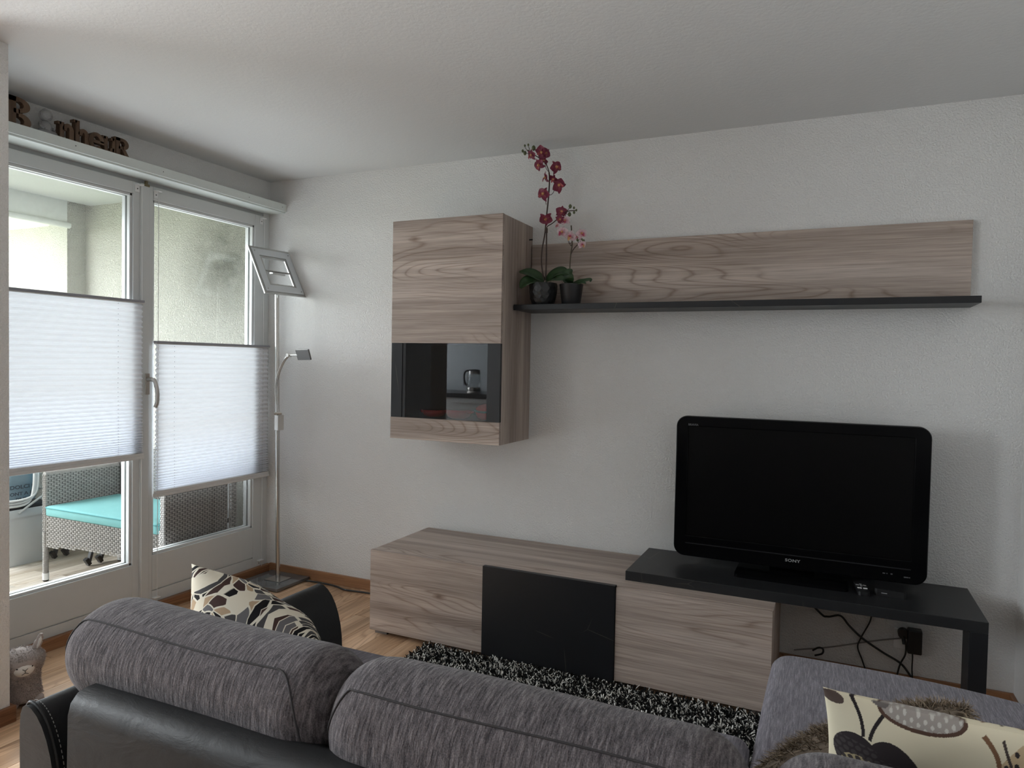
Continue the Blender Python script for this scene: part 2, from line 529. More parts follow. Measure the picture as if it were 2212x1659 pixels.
# ---------------------------------------------------------------- pelmet board above the windows (letters stand on it)
pel = struct_root('trim_1')
part('pelmet_board', Box((0.0, -1.793, 2.211), (0.130, 0.0, 2.255)), M_pelmet, pel, 0.002)
part('pelmet_lower_lip', Box((0.006, -1.793, 2.203), (0.118, 0.0, 2.2112)), M_pelmet, pel, 0.001)
for yy in (-1.30, -0.86, -0.30, -0.035):
    part('screw', MB().tube([(0.1295, yy, 2.234), (0.1312, yy, 2.234)], 0.0025, 8), M_screw, pel)
hk = part('ceiling_catch', MB().box((-0.02, -0.872, 2.172), (0.012, -0.842, 2.185)).box((0.0, -0.865, 2.185), (0.010, -0.851, 2.200)), plain('brass_catch', (0.16, 0.13, 0.07), 0.5), pel, 0.001)

# ---------------------------------------------------------------- window wall
fr = struct_root('trim_2')
part('frame_head', Box((-0.075, -1.793, 2.17), (-0.012, 0.0, 2.206)), M_frame_shade, fr, 0.002)
part('frame_jamb', Box((-0.075, -0.050, 0.045), (-0.006, 0.0, 2.206)), M_frame, fr, 0.002)
part('frame_jamb', Box((-0.075, -1.793, 0.045), (-0.006, -1.74, 2.206)), M_frame, fr, 0.002)
part('frame_sill', Box((-0.15, -1.793, -0.05), (-0.006, 0.0, 0.047)), M_frame, fr, 0.002)
part('outer_sill', Box((-0.24, -1.80, -0.02), (-0.148, 0.04, 0.012)), M_frame, fr, 0.002)

def sash(n, y0, y1, gy0, gy1, gz0, gz1, groove):
    r = struct_root('window_%d' % n)
    x0, x1 = -0.066, 0.0
    part('stile', Box((x0, y0, 0.050), (x1, gy0, 2.184)), M_frame, r, 0.003)
    part('stile', Box((x0, gy1, 0.050), (x1, y1, 2.184)), M_frame, r, 0.003)
    part('top_rail', Box((x0, gy0, gz1), (x1, gy1, 2.184)), M_frame, r, 0.003)
    p = MB().box((x0, gy0, groove + 0.003), (x1, gy1, gz0)).box((x0, gy0, 0.050), (x1, gy1, groove - 0.003)).box((x0, gy0, groove - 0.01), (x1 - 0.008, gy1, groove + 0.01))
    part('bottom_panel', p, M_frame, r, 0.001)
    g = MB()
    w = 0.013
    for a, b_ in (((gy0, gz0), (gy0 + w, gz1)), ((gy1 - w, gz0), (gy1, gz1)), ((gy0, gz0), (gy1, gz0 + w)), ((gy0, gz1 - w), (gy1, gz1))):
        g.box((-0.030, a[0], a[1]), (-0.009, b_[0], b_[1]))
        g.box((-0.066, a[0], a[1]), (-0.042, b_[0], b_[1]))
    part('glazing_bead', g, M_frame, r, 0.002)
    part('glass_pane', Box((-0.041, gy0 + 0.002, gz0 + 0.002), (-0.033, gy1 - 0.002, gz1 - 0.002)), M_glass, r)
    return r
win1 = sash(1, -1.738, -0.887, -1.690, -0.925, 0.272, 2.126, 0.100)
win2 = sash(2, -0.842, -0.052, -0.812, -0.122, 0.296, 2.117, 0.112)
part('meeting_post', Box((-0.066, -0.889, 0.050), (0.010, -0.840, 2.184)), M_frame, win2, 0.003)
hp = part('handle_plate', Box((0.0100, -0.866, 1.128), (0.0145, -0.840, 1.235)), metal('matt_steel_plate', (0.42, 0.38, 0.34), 0.4), win2, 0.002)
lv = catmull([(0.016, -0.852, 1.205), (0.050, -0.850, 1.205), (0.060, -0.844, 1.19), (0.064, -0.836, 1.14), (0.060, -0.834, 1.09), (0.052, -0.838, 1.065)], 6)
part('handle_lever', MB().tube(lv, [0.011] * 8 + [0.010] * (len(lv) - 8), 10), M_chrome, win2)

# ---------------------------------------------------------------- balcony and what lies beyond
bf = struct('floor_balcony', Box((-2.0, -1.95, -0.2), (-0.15, 0.1, -0.058)), M_gap)
rnd = random.Random(9)
x = -1.86
while x < -0.152:
    w = min(0.115, -0.152 - x)
    y = -1.93 + rnd.uniform(-0.5, 0.0)
    while y < 0.05:
        a, b_ = max(y, -1.93), min(y + rnd.choice((0.45, 0.6, 0.75)), 0.05)
        y = b_
        if b_ - a < 0.02: continue
        put('balcony_floor_plank', Box((0, 0, -0.008), (w - 0.001, b_ - a - 0.001, 0.0)).mesh('balcony_floor_plank', M_bfloor), bf, (x, a, -0.05))
    x += 0.115
struct('wall_balcony_side', Box((-2.0, 0.05, -0.2), (-0.15, 0.199, 2.6)), M_out2)
struct('wall_balcony_column', Box((-2.0, -0.085, -0.2), (-1.80, 0.05, 2.47)), M_out)
struct('wall_balcony_parapet', Box((-2.0, -0.70, -0.2), (-1.86, -0.085, 0.80)), M_out)
rl_ = struct_root('added_railing')  # unseen railing, added in place of parapet to let light onto the floor
M_rl = plain('grey_railing_paint', (0.45, 0.46, 0.46), 0.5)
part('added_hand_rail', Box((-1.96, -1.93, 0.90), (-1.90, -0.70, 0.93)), M_rl, rl_, 0.004)
part('added_lower_rail', Box((-1.945, -1.93, 0.02), (-1.915, -0.70, 0.045)), M_rl, rl_, 0.002)
for i in range(11):
    part('added_railing_bar', Box((-1.937, -1.86 + 0.115 * i, 0.045), (-1.923, -1.846 + 0.115 * i, 0.90)), M_rl, rl_)
struct('ceiling_balcony', Box((-2.0, -1.95, 2.47), (-0.15, 0.05, 2.6)), M_outp)
struct('wall_balcony_beam', Box((-2.0, -1.93, 2.262), (-1.80, -0.085, 2.47)), M_outp)
struct('trim_3', MB().tube([(-1.785, -1.93, 2.238), (-1.785, -0.078, 2.238)], 0.021, 14), M_outp)
struct('wall_outside', Box((-5.5, 0.10, -3.0), (-2.0, 0.3, 2.30)), M_out2)
struct('trim_4', Box((-5.5, -0.75, 2.30), (-2.0, 0.3, 2.55)), M_outp)
struct('ground', Box((-60, -40, -3.4), (-2.2, 40, -3.0)), M_ground)

# unseen kitchen window, added to let fill light into niche and room
w3 = struct_root('window_3')
kf = MB()
for a, b_ in (((-3.95, 0.95), (-3.89, 2.15)), ((-2.66, 0.95), (-2.60, 2.15)), ((-3.95, 0.95), (-2.60, 1.01)), ((-3.95, 2.09), (-2.60, 2.15)), ((-3.31, 0.95), (-3.24, 2.15))):
    kf.box((-1.74, a[0], a[1]), (-1.68, b_[0], b_[1]))
part('window_frame', kf, M_frame, w3, 0.002)
part('glass_pane', Box((-1.714, -3.89, 1.01), (-1.708, -3.31, 2.09)), M_glass, w3)
part('glass_pane', Box((-1.714, -3.24, 1.01), (-1.708, -2.66, 2.09)), M_glass, w3)

# ================================================================ wall unit
M_oakx = oak('grey_oak_front', 'x', seed=1.0)
M_oakx2 = oak('grey_oak_front_b', 'x', seed=2.7)
M_oakx3 = oak('grey_oak_panel', 'x', seed=4.1)
M_oakx4 = oak('grey_oak_top', 'x', seed=6.3)
M_oakz = oak('grey_oak_side', 'z', seed=3.2)

def slate_mat(name, col, rough):
    m, nt, b, out = new_mat(name); g = N(nt)
    v = g.coord()
    big = g.noise(v, 3.0, 4, 0.6)
    c = g.mix(big, tuple(x * 0.75 for x in col), tuple(x * 1.3 for x in col))
    w = nt.nodes.new('ShaderNodeTexVoronoi'); w.feature = 'DISTANCE_TO_EDGE'
    nt.links.new(g.coord((1.6, 1.6, 1.6), rot=(0.4, 0.9, 0.3)), w.inputs['Vector']); w.inputs['Scale'].default_value = 1.7
    vein = g.ramp(w.outputs['Distance'], [(0.0, (1,1,1)), (0.004, (0,0,0))])
    gate = g.ramp(g.noise(v, 5.0, 2), [(0.52, (0,0,0)), (0.66, (1,1,1))])
    f = g.math('MULTIPLY', g.math('MULTIPLY', vein, gate), 0.55)
    nt.links.new(g.mix(f, c, (0.22, 0.19, 0.16)), b.inputs['Base Color'])
    b.inputs['Roughness'].default_value = rough; b.inputs['Specular IOR Level'].default_value = 0.4
    return m
M_slate = slate_mat('black_slate_decor', (0.0085, 0.009, 0.011), 0.42)
M_desk = slate_mat('anthracite_decor', (0.016, 0.0165, 0.018), 0.38)
M_inside = plain('dark_cabinet_inside', (0.055, 0.052, 0.052), 0.6)
M_cabglass = glass_mat('smoked_cabinet_glass', (0.70, 0.70, 0.71), 0.022, 0.0)

# --- hanging cabinet
cab = thing('wall_cabinet', 'grey oak wall cabinet with a smoked glass section, hung left of the long shelf', 'cabinet', (1.146, 0, 0.934))
W, D, Hc = 0.607, 0.361, 1.083
part('side_panel', Box((0.0, -D + 0.021, 0.0), (0.016, -0.001, Hc)), M_oakz, cab, 0.001)
part('side_panel', Box((W - 0.016, -D + 0.021, 0.0), (W, -0.001, Hc)), M_oakz, cab, 0.001)
part('top_panel', Box((0.016, -D + 0.021, Hc - 0.016), (W - 0.016, -0.001, Hc)), M_oakx4, cab)
part('bottom_panel', Box((0.016, -D + 0.021, 0.006), (W - 0.016, -0.001, 0.022)), M_oakx4, cab)
part('inner_shelf', Box((0.016, -D + 0.04, 0.098), (W - 0.016, -0.010, 0.108)), M_inside, cab)
part('inner_shelf', Box((0.016, -D + 0.04, 0.478), (W - 0.016, -0.010, 0.492)), M_inside, cab)
part('back_panel', Box((0.016, -0.010, 0.022), (W - 0.016, -0.002, Hc - 0.016)), M_inside, cab)
part('inner_lining', Box((0.016, -D + 0.03, 0.108), (0.019, -0.010, 0.478)), M_inside, cab)
part('inner_lining', Box((W - 0.019, -D + 0.03, 0.108), (W - 0.016, -0.010, 0.478)), M_inside, cab)
dr = part('door', Box((0.001, -D, 0.4785), (W + 0.002, -D + 0.019, Hc)), M_oakx, cab, 0.0012)
part('lower_strip', Box((0.001, -D, 0.001), (W + 0.002, -D + 0.019, 0.108)), M_oakx2, dr, 0.0012)
part('slate_strip', Box((0.002, -D + 0.001, 0.1085), (0.066, -D + 0.018, 0.478)), M_slate, dr, 0.001)
part('slate_strip', Box((0.540, -D + 0.001, 0.1085), (W + 0.002, -D + 0.018, 0.478)), M_slate, dr, 0.001)
part('glass_frame', Box((0.0665, -D + 0.005, 0.1085), (0.084, -D + 0.018, 0.478)), M_black, dr)
part('glass_pane', Box((0.0842, -D + 0.002, 0.1090), (0.5398, -D + 0.007, 0.4778)), M_cabglass, dr)
part('wall_hook', MB().tube([(W + 0.001, -0.045, 1.012), (W + 0.018, -0.045, 1.012)], 0.004, 8), M_black, cab)

# red pots behind the smoked glass
M_red = plain('red_glazed_stoneware', (0.55, 0.022, 0.016), 0.25, coat=0.4)
M_green = plain('dark_green_bow', (0.03, 0.05, 0.04), 0.6)
def casserole(name, label, loc, r, h, lid=True, cat='pot'):
    t = thing(name, label, cat, loc)
    part('bowl', MB().lathe([(0.0, 0.0), (r*0.72, 0.0), (r*0.9, h*0.2), (r, h*0.55), (r*0.98, h), (r*0.9, h)], 28), M_red, t)
    if lid:
        l = part('lid', MB().lathe([(r*1.02, h*1.0), (r*1.0, h*1.08), (r*0.8, h*1.32), (r*0.45, h*1.5), (0.0, h*1.55)], 28), M_red, t)
        part('knob', MB().lathe([(0.0, h*1.52), (r*0.12, h*1.55), (r*0.24, h*1.72), (r*0.2, h*1.86), (0.0, h*1.92)], 16), M_red, l)
        g = catmull([(r*1.04*math.cos(a), -abs(r*1.04*math.sin(a)) if a <= PI else 0, h*0.98 - 0.012*math.sin(a)) for a in [PI*i/8 for i in range(9)]], 3)
        part('dark_garland', MB().tube(g, 0.005, 8), M_green, t)
    else:
        for s in (-1, 1):
            part('handle', MB().tube(catmull([(s*r*0.95, -0.02, h*0.7), (s*(r*0.95+0.02), 0, h*0.8), (s*r*0.95, 0.02, h*0.7)], 5), 0.006, 8), M_red, t)
    return t
casserole('casserole', 'red lidded pot with a dark garland behind the cabinet glass', (1.632, -0.215, 1.0425), 0.070, 0.052)
casserole('baking_dish', 'shallow red baking dish, nearer the lidded pot, behind cabinet glass', (1.475, -0.245, 1.0425), 0.062, 0.042, False, 'dish')
casserole('baking_dish', 'shallow red dish farthest from the lidded pot, behind cabinet glass', (1.315, -0.215, 1.0425), 0.060, 0.034, False, 'dish')

# --- long shelf with back panel
sh = thing('wall_shelf', 'long black wall shelf with a grey oak back panel above the television', 'shelf', (1.757, 0, 1.578))
part('shelf_board', Box((0.0, -0.230, 0.0), (1.900, -0.001, 0.0265)), M_slate, sh, 0.0015)
part('back_board', Box((0.002, -0.020, 0.0270), (1.896, -0.001, 0.346)), M_oakx3, sh, 0.001)

# --- low board
lb = thing('low_board', 'long low grey oak media cabinet with black middle flap on the floor', 'cabinet', (1.165, -0.020, 0))
part('body', MB().box((0.010, -0.498, 0.024), (1.822, 0.0, 0.392)), M_oakz, lb, 0.001)
part('top_board', Box((0.008, -0.500, 0.3925), (1.824, 0.001, 0.413)), M_oakx4, lb, 0.001)
part('door', Box((0.000, -0.518, 0.024), (0.606, -0.4985, 0.4125)), M_oakx, lb, 0.001)
part('flap', Box((0.608, -0.524, 0.018), (1.216, -0.5005, 0.4175)), M_slate, lb, 0.001, label='black slate-look flap')
part('door', Box((1.218, -0.518, 0.024), (1.822, -0.5005, 0.4105)), M_oakx2, lb, 0.001)
for fx in (0.012, 1.745):
    for fy in (-0.490, -0.070):
        part('foot', Box((fx, fy, 0.0), (fx + 0.068, fy + 0.05, 0.0235)), plain('grey_foot', (0.20, 0.18, 0.17), 0.5), lb, 0.001)

# --- black desk bridge for the tv
dk = thing('tv_bench', 'black bridge board carrying the television, resting on the low grey cabinet', 'table', (2.392, -0.010, 0.4135))
part('board', Box((0.0, -0.420, 0.0), (1.290, 0.0, 0.040)), M_desk, dk, 0.0015)
part('leg_panel', Box((1.234, -0.420, -0.4135), (1.290, -0.290, -0.0002)), M_slate, dk, 0.0015)

# ================================================================ television
M_gloss = plain('black_piano_lacquer', (0.0035, 0.0035, 0.004), 0.16, spec=0.07, var=0.0)
M_scr = plain('lcd_screen', (0.0032, 0.003, 0.0032), 0.36, spec=0.10, var=0.0)
M_silver = plain('silver_print', (0.36, 0.37, 0.38), 0.4, var=0.0)
M_grey_p = plain('grey_print', (0.10, 0.10, 0.105), 0.5, var=0.0)
tv = thing('television', 'black flat screen television standing on the black bridge board', 'television', (3.031, -0.170, 0.4535))
TW, TH = 0.982, 0.620
cz = 0.028 + TH / 2
FR = (Vector((0, 0.0, cz)), Vector((1,0,0)), Vector((0,0,1)), Vector((0,1,0)))
def ring(mb, outer, inner, y0, y1, cz):
    n = len(outer)
    vs = [(u, y0, cz+v) for u, v in outer] + [(u, y0, cz+v) for u, v in inner] + [(u, y1, cz+v) for u, v in outer] + [(u, y1, cz+v) for u, v in inner]
    fs = []
    for i in range(n):
        j = (i+1) % n
        fs += [(i, j, n+j, n+i), (2*n+i, 3*n+i, 3*n+j, 2*n+j), (i, 2*n+i, 2*n+j, j), (n+i, n+j, 3*n+j, 3*n+i)]
    mb.add(vs, fs)
    return mb
sc_cx, sc_cz, sw, shh = -0.002, 0.052, 0.874, 0.484
inner = [(u + sc_cx, v + sc_cz - 0.0 - 0.027) for u, v in rrect(sw, shh, 0.003)]
bz = ring(MB(), rrect(TW, TH, 0.045), inner, 0.0, 0.035, cz)
part('bezel', bz, M_gloss, tv, 0.004)
edge = ring(MB(), rrect(TW + 0.004, TH + 0.004, 0.047), rrect(TW - 0.012, TH - 0.012, 0.040), 0.006, 0.034, cz)
part('outer_rim', edge, M_black, tv, 0.004)
part('screen', MB().box((sc_cx - sw/2 - 0.004, 0.006, cz + 0.025 - shh/2 - 0.004), (sc_cx + sw/2 + 0.004, 0.012, cz + 0.025 + shh/2 + 0.004)), M_scr, tv)
back = MB().prism(rrect(TW - 0.10, TH - 0.10, 0.05), 0.055, (Vector((0, 0.035, cz)), FR[1], FR[2], FR[3]))
part('rear_case', back, M_black, tv, 0.015)
part('light_strip', Box((-0.440, -0.0012, 0.084), (0.436, 0.001, 0.0885)), plain('dark_grey_strip', (0.022, 0.022, 0.024), 0.25, var=0), tv)
text_part('logo', 'SONY', 0.0165, M_silver, tv, (0.004, -0.0016, 0.0640), (PI/2, 0, 0), 0.0006, 0.0003, 1.28, space=1.08)
text_part('logo', 'BRAVIA', 0.0125, M_grey_p, tv, (-0.418, -0.0016, 0.612), (PI/2, 0, 0), 0.0005, 0.0003, 1.05)
for xx, ww in ((0.338, 0.009), (0.352, 0.003), (0.366, 0.007), (0.412, 0.016), (0.430, 0.004)):
    part('button_mark', Box((xx, -0.0012, 0.0585 - 0.006*(xx > 0.39)), (xx + ww, 0.001, 0.0625 - 0.006*(xx > 0.39))), M_grey_p, tv)
nb = MB().prism([(-0.09, 0.010), (0.09, 0.010), (0.075, 0.20), (-0.075, 0.20)], 0.03, (Vector((0, 0.045, 0)), FR[1], FR[2], FR[3]))
part('neck', nb, M_gloss, tv, 0.004)
part('stand_base', MB().prism(rrect(0.43, 0.24, 0.02), 0.014, (Vector((0.0, -0.010, 0.0)), Vector((1,0,0)), Vector((0,1,0)), Vector((0,0,1)))), M_gloss, tv, 0.005)

rc = thing('remote_control', 'black remote control with two white keys beside the television foot', 'remote control', (3.292, -0.247, 0.4540), rotz=0.10)
part('body', MB().prism(rrect(0.042, 0.145, 0.012), 0.016, (Vector((0,0,0)), Vector((1,0,0)), Vector((0,1,0)), Vector((0,0,1)))), M_black, rc, 0.004)
for sx in (-0.010, 0.010):
    part('white_key', Box((sx - 0.0075, -0.030, 0.016), (sx + 0.0075, -0.021, 0.0185)), M_white, rc, 0.001, label='white key')
dp = MB()
for a, b_ in ((( -0.004, 0.022), (0.004, 0.032)), ((-0.004, 0.000), (0.004, 0.010)), ((-0.018, 0.011), (-0.007, 0.021)), ((0.007, 0.011), (0.018, 0.021))):
    dp.box((a[0], a[1], 0.016), (b_[0], b_[1], 0.018))
part('direction_pad', dp, plain('grey_keys', (0.30, 0.30, 0.31), 0.4), rc, 0.0008)

sb = thing('streaming_box', 'small flat black receiver box right of the remote control', 'box', (3.392, -0.235, 0.4540), rotz=-0.06)
part('case', MB().prism(rrect(0.105, 0.105, 0.010), 0.026, (Vector((0,0,0)), Vector((1,0,0)), Vector((0,1,0)), Vector((0,0,1)))), M_black, sb, 0.003)
part('brand_mark', Box((-0.030, -0.0535, 0.011), (-0.010, -0.052, 0.0135)), M_silver, sb)

# cables and plugs in the gap under the bridge board
M_cable = plain('black_cable', (0.010, 0.010, 0.010), 0.5)
def cable(name, pts, r, label, m=None, cat='cable', grp=None):
    o = part(name, MB().tube(catmull(pts, 8), r, 8), m or M_cable)
    return tag(o, label, cat, grp)
cable('power_cable', [(3.02, -0.030, 0.395), (3.143,-0.030,0.274), (3.176,-0.030,0.260), (3.225,-0.030,0.272), (3.261,-0.030,0.235), (3.310,-0.030,0.192), (3.386,-0.030,0.147), (3.455,-0.030,0.112), (3.495,-0.030,0.064)], 0.0045, 'thick black cable crossing the wall diagonally under the bridge board')
cable('antenna_cable', [(3.346,-0.015,0.297), (3.337,-0.015,0.256), (3.307,-0.015,0.186), (3.296,-0.015,0.144), (3.314,-0.015,0.094), (3.333,-0.015,0.038)], 0.003, 'thin black cable hanging down behind the diagonal one')
cable('white_cable', [(3.046,-0.012,0.084), (3.184,-0.012,0.122), (3.308,-0.012,0.165), (3.386,-0.012,0.191), (3.455,-0.012,0.210)], 0.003, 'pale grey cable running level along the wall to the socket', plain('grey_cable', (0.22, 0.21, 0.20), 0.5))
cable('plug_cable', [(3.463,-0.050,0.232), (3.471,-0.045,0.194), (3.470,-0.035,0.151), (3.454,-0.025,0.104), (3.441,-0.020,0.033)], 0.0035, 'black cable hanging from the round black plug')
cable('adapter_cable', [(3.493,-0.040,0.194), (3.497,-0.035,0.147), (3.497,-0.030,0.097), (3.502,-0.030,0.030)], 0.0028, 'black cable hanging straight down from the black power adapter')
cable('coiled_cable', [(3.121,-0.030,0.102), (3.144,-0.030,0.119), (3.162,-0.030,0.116), (3.159,-0.030,0.096), (3.130,-0.030,0.082)], 0.004, 'short loop of black cable just above the grey chaise seat')
so = thing('wall_socket', 'white wall socket holding the round black plug under the bridge board', 'socket', (3.471,0.000,0.207))
part('cover_plate', Box((-0.042, -0.010, -0.042), (0.042, -0.0005, 0.042)), M_white, so, 0.003)
pl = thing('power_plug', 'round black plug in the wall socket beside the power adapter', 'plug', (3.461,-0.012,0.238))
part('plug_head', MB().tube([(0, 0, 0), (0, -0.032, 0)], 0.020, 16), M_black, pl, 0.002)
part('strain_relief', MB().tube([(0.0, -0.022, -0.012), (0.002, -0.034, -0.04)], [0.008, 0.005], 10), M_black, pl)
ad = thing('power_adapter', 'black block power adapter plugged in at the wall under the board', 'adapter', (3.502,-0.012,0.216))
part('block', Box((-0.026, -0.045, -0.050), (0.026, -0.0, 0.048)), M_black, ad, 0.005)

# ================================================================ floor lamp in the corner
lamp = thing('floor_lamp', 'tall brushed steel floor lamp with square tilted head in the corner', 'lamp', (0.205, -0.150, 0.0))
M_steel = metal('polished_steel', (0.55, 0.54, 0.52), 0.22)
M_baseplate = plain('smoked_glass_base', (0.10, 0.105, 0.11), 0.10, spec=0.8, var=0.0)
M_frost = plain('frosted_acrylic', (0.62, 0.65, 0.68), 0.35, var=0.02)
part('base_plate', Box((-0.148, -0.142, 0.006), (0.148, 0.128, 0.022)), M_baseplate, lamp, 0.001)
part('foot_pad', Box((-0.130, -0.125, 0.0), (0.130, 0.110, 0.006)), M_black, lamp)
part('mounting_plate', Box((-0.042, -0.045, 0.022), (0.075, 0.055, 0.0255)), M_steel, lamp, 0.0008)
pb, ptop = Vector((0.022, 0.0, 0.022)), Vector((-0.010, 0.004, 1.83))
part('pole', MB().tube([pb, ptop.lerp(pb, 0.04)], 0.0125, 20), M_steel, lamp)
def at_pole(z): return pb.lerp(ptop, (z - pb.z) / (ptop.z - pb.z))
hc = Vector((-0.008, 0.006, 1.828))
ea = Vector((0.024, 0.279, 0.003)).normalized()
eb = Vector((0.127, -0.008, -0.249)); eb = (eb - ea * eb.dot(ea)).normalized()
en = ea.cross(eb).normalized()
if en.x < 0: en = -en
def sqring(mb, so_, si, t0, t1, center, ea, eb, en):
    o = [(-so_, -so_), (so_, -so_), (so_, so_), (-so_, so_)]; i_ = [(-si, -si), (si, -si), (si, si), (-si, si)]
    P = lambda q, t: center + ea*q[0] + eb*q[1] + en*t
    vs = [P(q, t0) for q in o] + [P(q, t0) for q in i_] + [P(q, t1) for q in o] + [P(q, t1) for q in i_]
    fs = []
    for i in range(4):
        j = (i+1) % 4
        fs += [(i, j, 4+j, 4+i), (8+i, 12+i, 12+j, 8+j), (i, 8+i, 8+j, j), (4+i, 4+j, 12+j, 12+i)]
    return mb.add(vs, fs)
hd = part('head_frame', sqring(MB(), 0.155, 0.086, -0.004, 0.004, hc, ea, eb, en), metal('satin_aluminium', (0.50, 0.50, 0.49), 0.35), lamp, 0.001)
part('diffuser', sqring(MB(), 0.141, 0.098, 0.0042, 0.0075, hc, ea, eb, en), M_frost, hd, 0.001)
part('diffuser', sqring(MB(), 0.141, 0.098, -0.0075, -0.0042, hc, ea, eb, en), M_frost, hd, 0.001)
for sa in (-1, 1):
    for sb_ in (-1, 1):
        c0 = hc + ea * 0.124 * sa + eb * 0.124 * sb_
        part('bolt', MB().tube([c0 - en * 0.0095, c0 + en * 0.0095], 0.0035, 10), M_steel, hd)
cb = MB()
for s in (-1, 1):
    cb.tube([hc - ea * 0.092, hc + ea * 0.092], 0.0045, 8)
cb.box((-0.012, -0.055, -0.004), (0.012, 0.055, 0.005), Matrix.Rotation(0.08, 3, 'Z'), hc + Vector((0, 0, -0.012)))
part('cross_bar', cb, M_steel, lamp)
P_ = lambda x, z, y=-0.03: Vector((x - 0.205, y, z))
ax = [(0.241, 0.992), (0.240, 1.03), (0.232, 1.09), (0.229, 1.15), (0.238, 1.21), (0.257, 1.262), (0.288, 1.312), (0.321, 1.343)]
for dy in (-0.006, 0.006):
    part('arm', MB().tube(catmull([P_(x, z, -0.03 + dy) for x, z in ax], 6), 0.0042, 8), M_steel, lamp)
part('clamp', MB().box((0.018, -0.038, 0.905), (0.048, 0.010, 0.995)), M_chrome, lamp, 0.004)
part('joint_knob', MB().tube([P_(0.228, 1.005, -0.045), P_(0.258, 1.007, -0.015)], 0.009, 14), M_chrome, lamp, 0.001)
part('joint_knob', MB().tube([P_(0.321, 1.343, -0.045), P_(0.321, 1.343, -0.015)], 0.010, 14), M_chrome, lamp, 0.001)
part('arm', MB().tube([P_(0.321, 1.343), P_(0.395, 1.345)], 0.006, 10), M_steel, lamp)
rh = MB().box((0.0, -0.005, -0.031), (0.118, 0.005, 0.031), Euler((0.30, -0.02, -0.22)), P_(0.381, 1.347, -0.03))
rhd = part('reading_head', rh, metal('grey_satin_metal', (0.17, 0.165, 0.16), 0.42), lamp, 0.002)
cb = cable('lamp_cord', [(0.36, -0.060, 0.009), (0.46, -0.050, 0.008), (0.58, -0.060, 0.008), (0.66, -0.085, 0.008), (0.74, -0.078, 0.008), (0.83, -0.070, 0.008), (0.98, -0.08, 0.008), (1.14, -0.10, 0.008)], 0.005, 'black lamp cord lying along the skirting between lamp and low cabinet', cat='cord')

# ================================================================ pleated blinds on the two windows
def blind_fabric():
    m, nt, b, out = new_mat('pleated_blind_cloth'); g = N(nt)
    nt.nodes.remove(b)
    wv = g.noise(g.coord(), 700.0, 2)
    col = g.mix(wv, (0.80, 0.82, 0.86), (0.88, 0.89, 0.92))
    df = g.n('ShaderNodeBsdfDiffuse'); nt.links.new(col, df.inputs[0])
    tl = g.n('ShaderNodeBsdfTranslucent'); nt.links.new(col, tl.inputs[0])
    mx = g.n('ShaderNodeMixShader'); mx.inputs[0].default_value = 0.155
    nt.links.new(df.outputs[0], mx.inputs[1]); nt.links.new(tl.outputs[0], mx.inputs[2])
    nt.links.new(mx.outputs[0], out.inputs[0])
    return m
M_blind = blind_fabric()
M_rail = plain('grey_aluminium_rail', (0.30, 0.30, 0.33), 0.45, var=0.02)
M_rail_w = plain('white_aluminium_rail', (0.66, 0.65, 0.64), 0.45, var=0.02)
M_cord = plain('white_cord', (0.72, 0.72, 0.72), 0.8)

